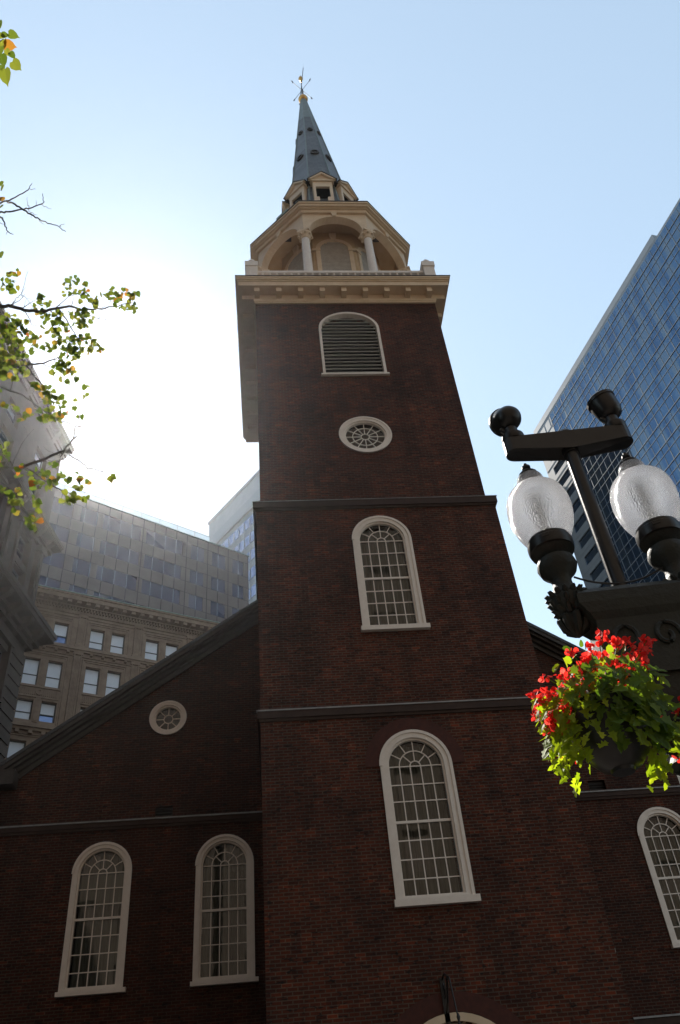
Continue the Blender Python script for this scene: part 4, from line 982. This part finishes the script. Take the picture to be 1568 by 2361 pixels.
# leaf clusters (spot x, y, spread x, spread y, count) measured along the branches
cl = [(110, 215, 45, 45, 10), (40, 290, 45, 50, 9), (130, 340, 30, 20, 3), (530, 265, 30, 20, 2), (600, 250, 40, 30, 7), (545, 340, 30, 25, 4), (665, 320, 40, 35, 8), (700, 375, 45, 35, 9), (760, 410, 35, 25, 6), (790, 450, 20, 30, 4), (860, 370, 30, 20, 3), (930, 340, 35, 20, 4),
      (950, 390, 45, 30, 7), (1040, 370, 50, 40, 10), (1110, 400, 45, 35, 7), (1050, 480, 60, 25, 8), (1120, 470, 25, 20, 3), (940, 440, 20, 15, 2), (335, 420, 40, 35, 8), (390, 455, 25, 15, 3), (320, 500, 30, 20, 3), (360, 540, 40, 35, 7), (490, 540, 35, 25, 4), (580, 520, 25, 15, 2),
      (650, 525, 60, 35, 13), (720, 560, 40, 40, 8), (640, 610, 50, 40, 11), (690, 620, 25, 25, 4), (450, 560, 40, 25, 5), (430, 640, 55, 35, 10), (460, 690, 30, 20, 4), (350, 625, 25, 20, 3), (520, 620, 20, 15, 2), (520, 665, 30, 20, 3), (560, 655, 20, 10, 2),
      (470, 750, 40, 25, 5), (570, 725, 40, 30, 7), (630, 750, 35, 30, 6), (690, 730, 30, 20, 4), (780, 750, 50, 25, 7), (790, 810, 50, 25, 7), (700, 820, 40, 25, 6), (590, 800, 70, 35, 13), (430, 795, 40, 30, 6), (360, 810, 25, 20, 3), (560, 860, 60, 40, 10), (640, 850, 35, 25, 5), (625, 905, 25, 20, 2),
      (540, 930, 50, 25, 6), (460, 940, 15, 10, 1), (505, 965, 20, 12, 2), (580, 970, 30, 25, 4), (540, 1005, 30, 20, 3), (600, 1005, 20, 15, 2), (500, 1065, 25, 22, 2), (560, 1065, 12, 20, 1), (615, 1060, 20, 22, 1), (450, 1010, 30, 15, 3),
      (60, 590, 70, 50, 18), (140, 630, 70, 40, 14), (40, 680, 50, 50, 14), (210, 650, 50, 50, 10), (235, 710, 35, 35, 6), (130, 720, 60, 40, 10), (290, 735, 30, 25, 4), (280, 790, 20, 20, 2), (268, 835, 10, 10, 1), (160, 780, 50, 35, 8), (60, 790, 60, 60, 14), (70, 880, 60, 50, 13), (160, 855, 20, 15, 2), (195, 900, 35, 40, 7),
      (120, 960, 80, 35, 15), (40, 960, 40, 40, 9), (180, 1000, 40, 25, 6), (50, 1030, 50, 30, 6), (100, 1040, 40, 20, 4), (300, 1105, 45, 20, 5), (300, 1140, 25, 15, 2), (345, 1145, 20, 15, 2), (345, 1190, 20, 15, 2), (390, 1150, 25, 25, 3), (410, 1200, 40, 30, 6), (390, 1240, 30, 20, 4), (460, 1220, 35, 25, 5), (510, 1260, 25, 25, 2), (450, 1270, 20, 15, 2),
      (400, 1305, 30, 15, 3), (500, 1300, 25, 15, 3), (530, 1360, 25, 20, 2), (600, 1310, 15, 12, 1), (490, 1345, 15, 12, 1), (430, 1375, 40, 20, 4), (355, 1390, 30, 30, 4), (470, 1390, 25, 15, 2), (190, 1370, 25, 30, 3), (240, 1345, 35, 25, 4), (310, 1320, 30, 20, 3), (25, 1290, 25, 20, 2), (150, 1300, 30, 15, 2), (5, 1170, 10, 20, 1),
      (25, 1610, 30, 15, 2), (40, 1680, 30, 30, 4), (40, 1740, 40, 35, 5), (190, 1765, 15, 15, 1), (240, 1840, 35, 25, 3), (160, 1840, 30, 30, 3), (440, 1770, 40, 25, 5), (350, 1830, 45, 25, 6), (380, 1860, 35, 20, 4), (460, 1890, 45, 25, 6), (530, 1830, 20, 30, 3), (330, 1930, 45, 25, 6), (260, 1900, 25, 20, 2), (400, 1965, 25, 15, 2), (560, 1890, 25, 20, 2), (640, 1850, 15, 12, 1), (655, 1885, 20, 15, 2), (690, 1940, 25, 25, 3), (640, 1960, 30, 20, 3),
      (590, 2030, 50, 30, 8), (590, 2070, 30, 25, 4), (530, 2060, 20, 20, 2), (700, 2050, 30, 18, 3), (30, 1970, 35, 25, 4), (160, 1995, 30, 25, 4), (90, 2030, 15, 15, 1), (130, 2080, 45, 20, 5), (110, 2135, 20, 25, 2), (180, 2090, 20, 15, 2), (300, 2060, 35, 25, 5), (305, 2120, 20, 22, 2), (345, 2205, 20, 18, 1), (250, 2215, 30, 20, 4), (285, 2275, 25, 25, 2), (250, 2255, 20, 15, 2), (905, 1890, 15, 12, 2), (930, 1865, 10, 10, 1),
      (700, 1130, 15, 8, 1), (605, 1240, 20, 8, 1), (660, 1380, 15, 10, 1), (710, 1195, 12, 8, 1)]
sky_up = Vector((0, 0, 1))
for (x, y, sx_, sy_, n) in cl:
    for i in range(int(n*1.3)+1):
        px, py = S6((x+rnd.uniform(-1, 1)*sx_*1.15, y+rnd.uniform(-1, 1)*sy_*1.15))
        if px > 320 : continue
        p = at(px, py, 4.05+rnd.uniform(-.25, .25))
        tip = Vector((rnd.gauss(.2, .6), rnd.gauss(0, .5), rnd.gauss(-.6, .5)))
        vw = (p-Vector((0, 0, 1.6))).normalized()
        nn = vw*rnd.choice((-1, 1))+rv(rnd)*.75
        put_leaf(lf, p-tip.normalized()*.03, rnd.uniform(.028, .050), 'heart', tip, nn, rnd)
for (x, y, s_, tx, tz, dk) in ((8, 380, .055, .2, -1, 0), (75, 550, .05, 1, -.1, 0), (200, 545, .07, 1, -.35, 0), (60, 700, .07, .3, .5, 0), (150, 720, .085, .9, -.2, 0), (20, 560, .05, 1, 0, 0), (120, 820, .05, .5, -.8, 0), (190, 860, .05, .6, -.7, 0), (260, 1030, .085, .8, -.8, 0), (40, 930, .075, .2, -1, 0), (90, 1190, .10, .1, -1, 0), (5, 800, .07, -.2, -1, 0), (30, 1080, .06, .1, -1, 0)):
    p = at(.147*x, .147*y, 2.3); tip = crt*tx+cup*tz
    put_leaf(lf, p-tip.normalized()*s_*.5, s_, 'heart', tip, fwd*-1+rv(rnd)*.5, rnd)
br.tube([(-4.6, 4.0, 9.5), (-3.2, 3.0, 9.0), at(-60, 60, 2.3), at(-6, 100, 2.3), at(8, 90, 2.3)], [.04, .02, .012, .006, .003], 6)
for (x, y) in ((0, 180), (12, 250), (8, 420), (3, 560), (0, 1290)):
    p = at(*S9((x, y)), 3.3) if False else at(x*.3, 392+y*.147, 3.3); put_leaf(lf, p, .06, 'heart', Vector((.3, 0, -1)), fwd+rv(rnd)*.5, rnd)
br.build('branches', M['bark'], tr); lf.build('crown', M['leaf'], tr)

# ================================================================== haze volume added for sun glow and a flare veil on the left blocks
hz = bpy.data.materials.new('haze'); hz.use_nodes = True; nt = hz.node_tree; nt.nodes.clear()
o_ = nt.nodes.new('ShaderNodeOutputMaterial'); pv = nt.nodes.new('ShaderNodeVolumePrincipled')
pv.inputs['Color'].default_value = (.92, .95, 1, 1); pv.inputs['Density'].default_value = .00011; pv.inputs['Anisotropy'].default_value = .90
nt.links.new(pv.outputs[0], o_.inputs['Volume'])
ho = MB().box(-180, 180, -60, 180, -2, 105).build('haze', hz); ho['kind'] = 'stuff'
ho['label'] = 'thin pale haze added over the street for sun glow and flare veil'
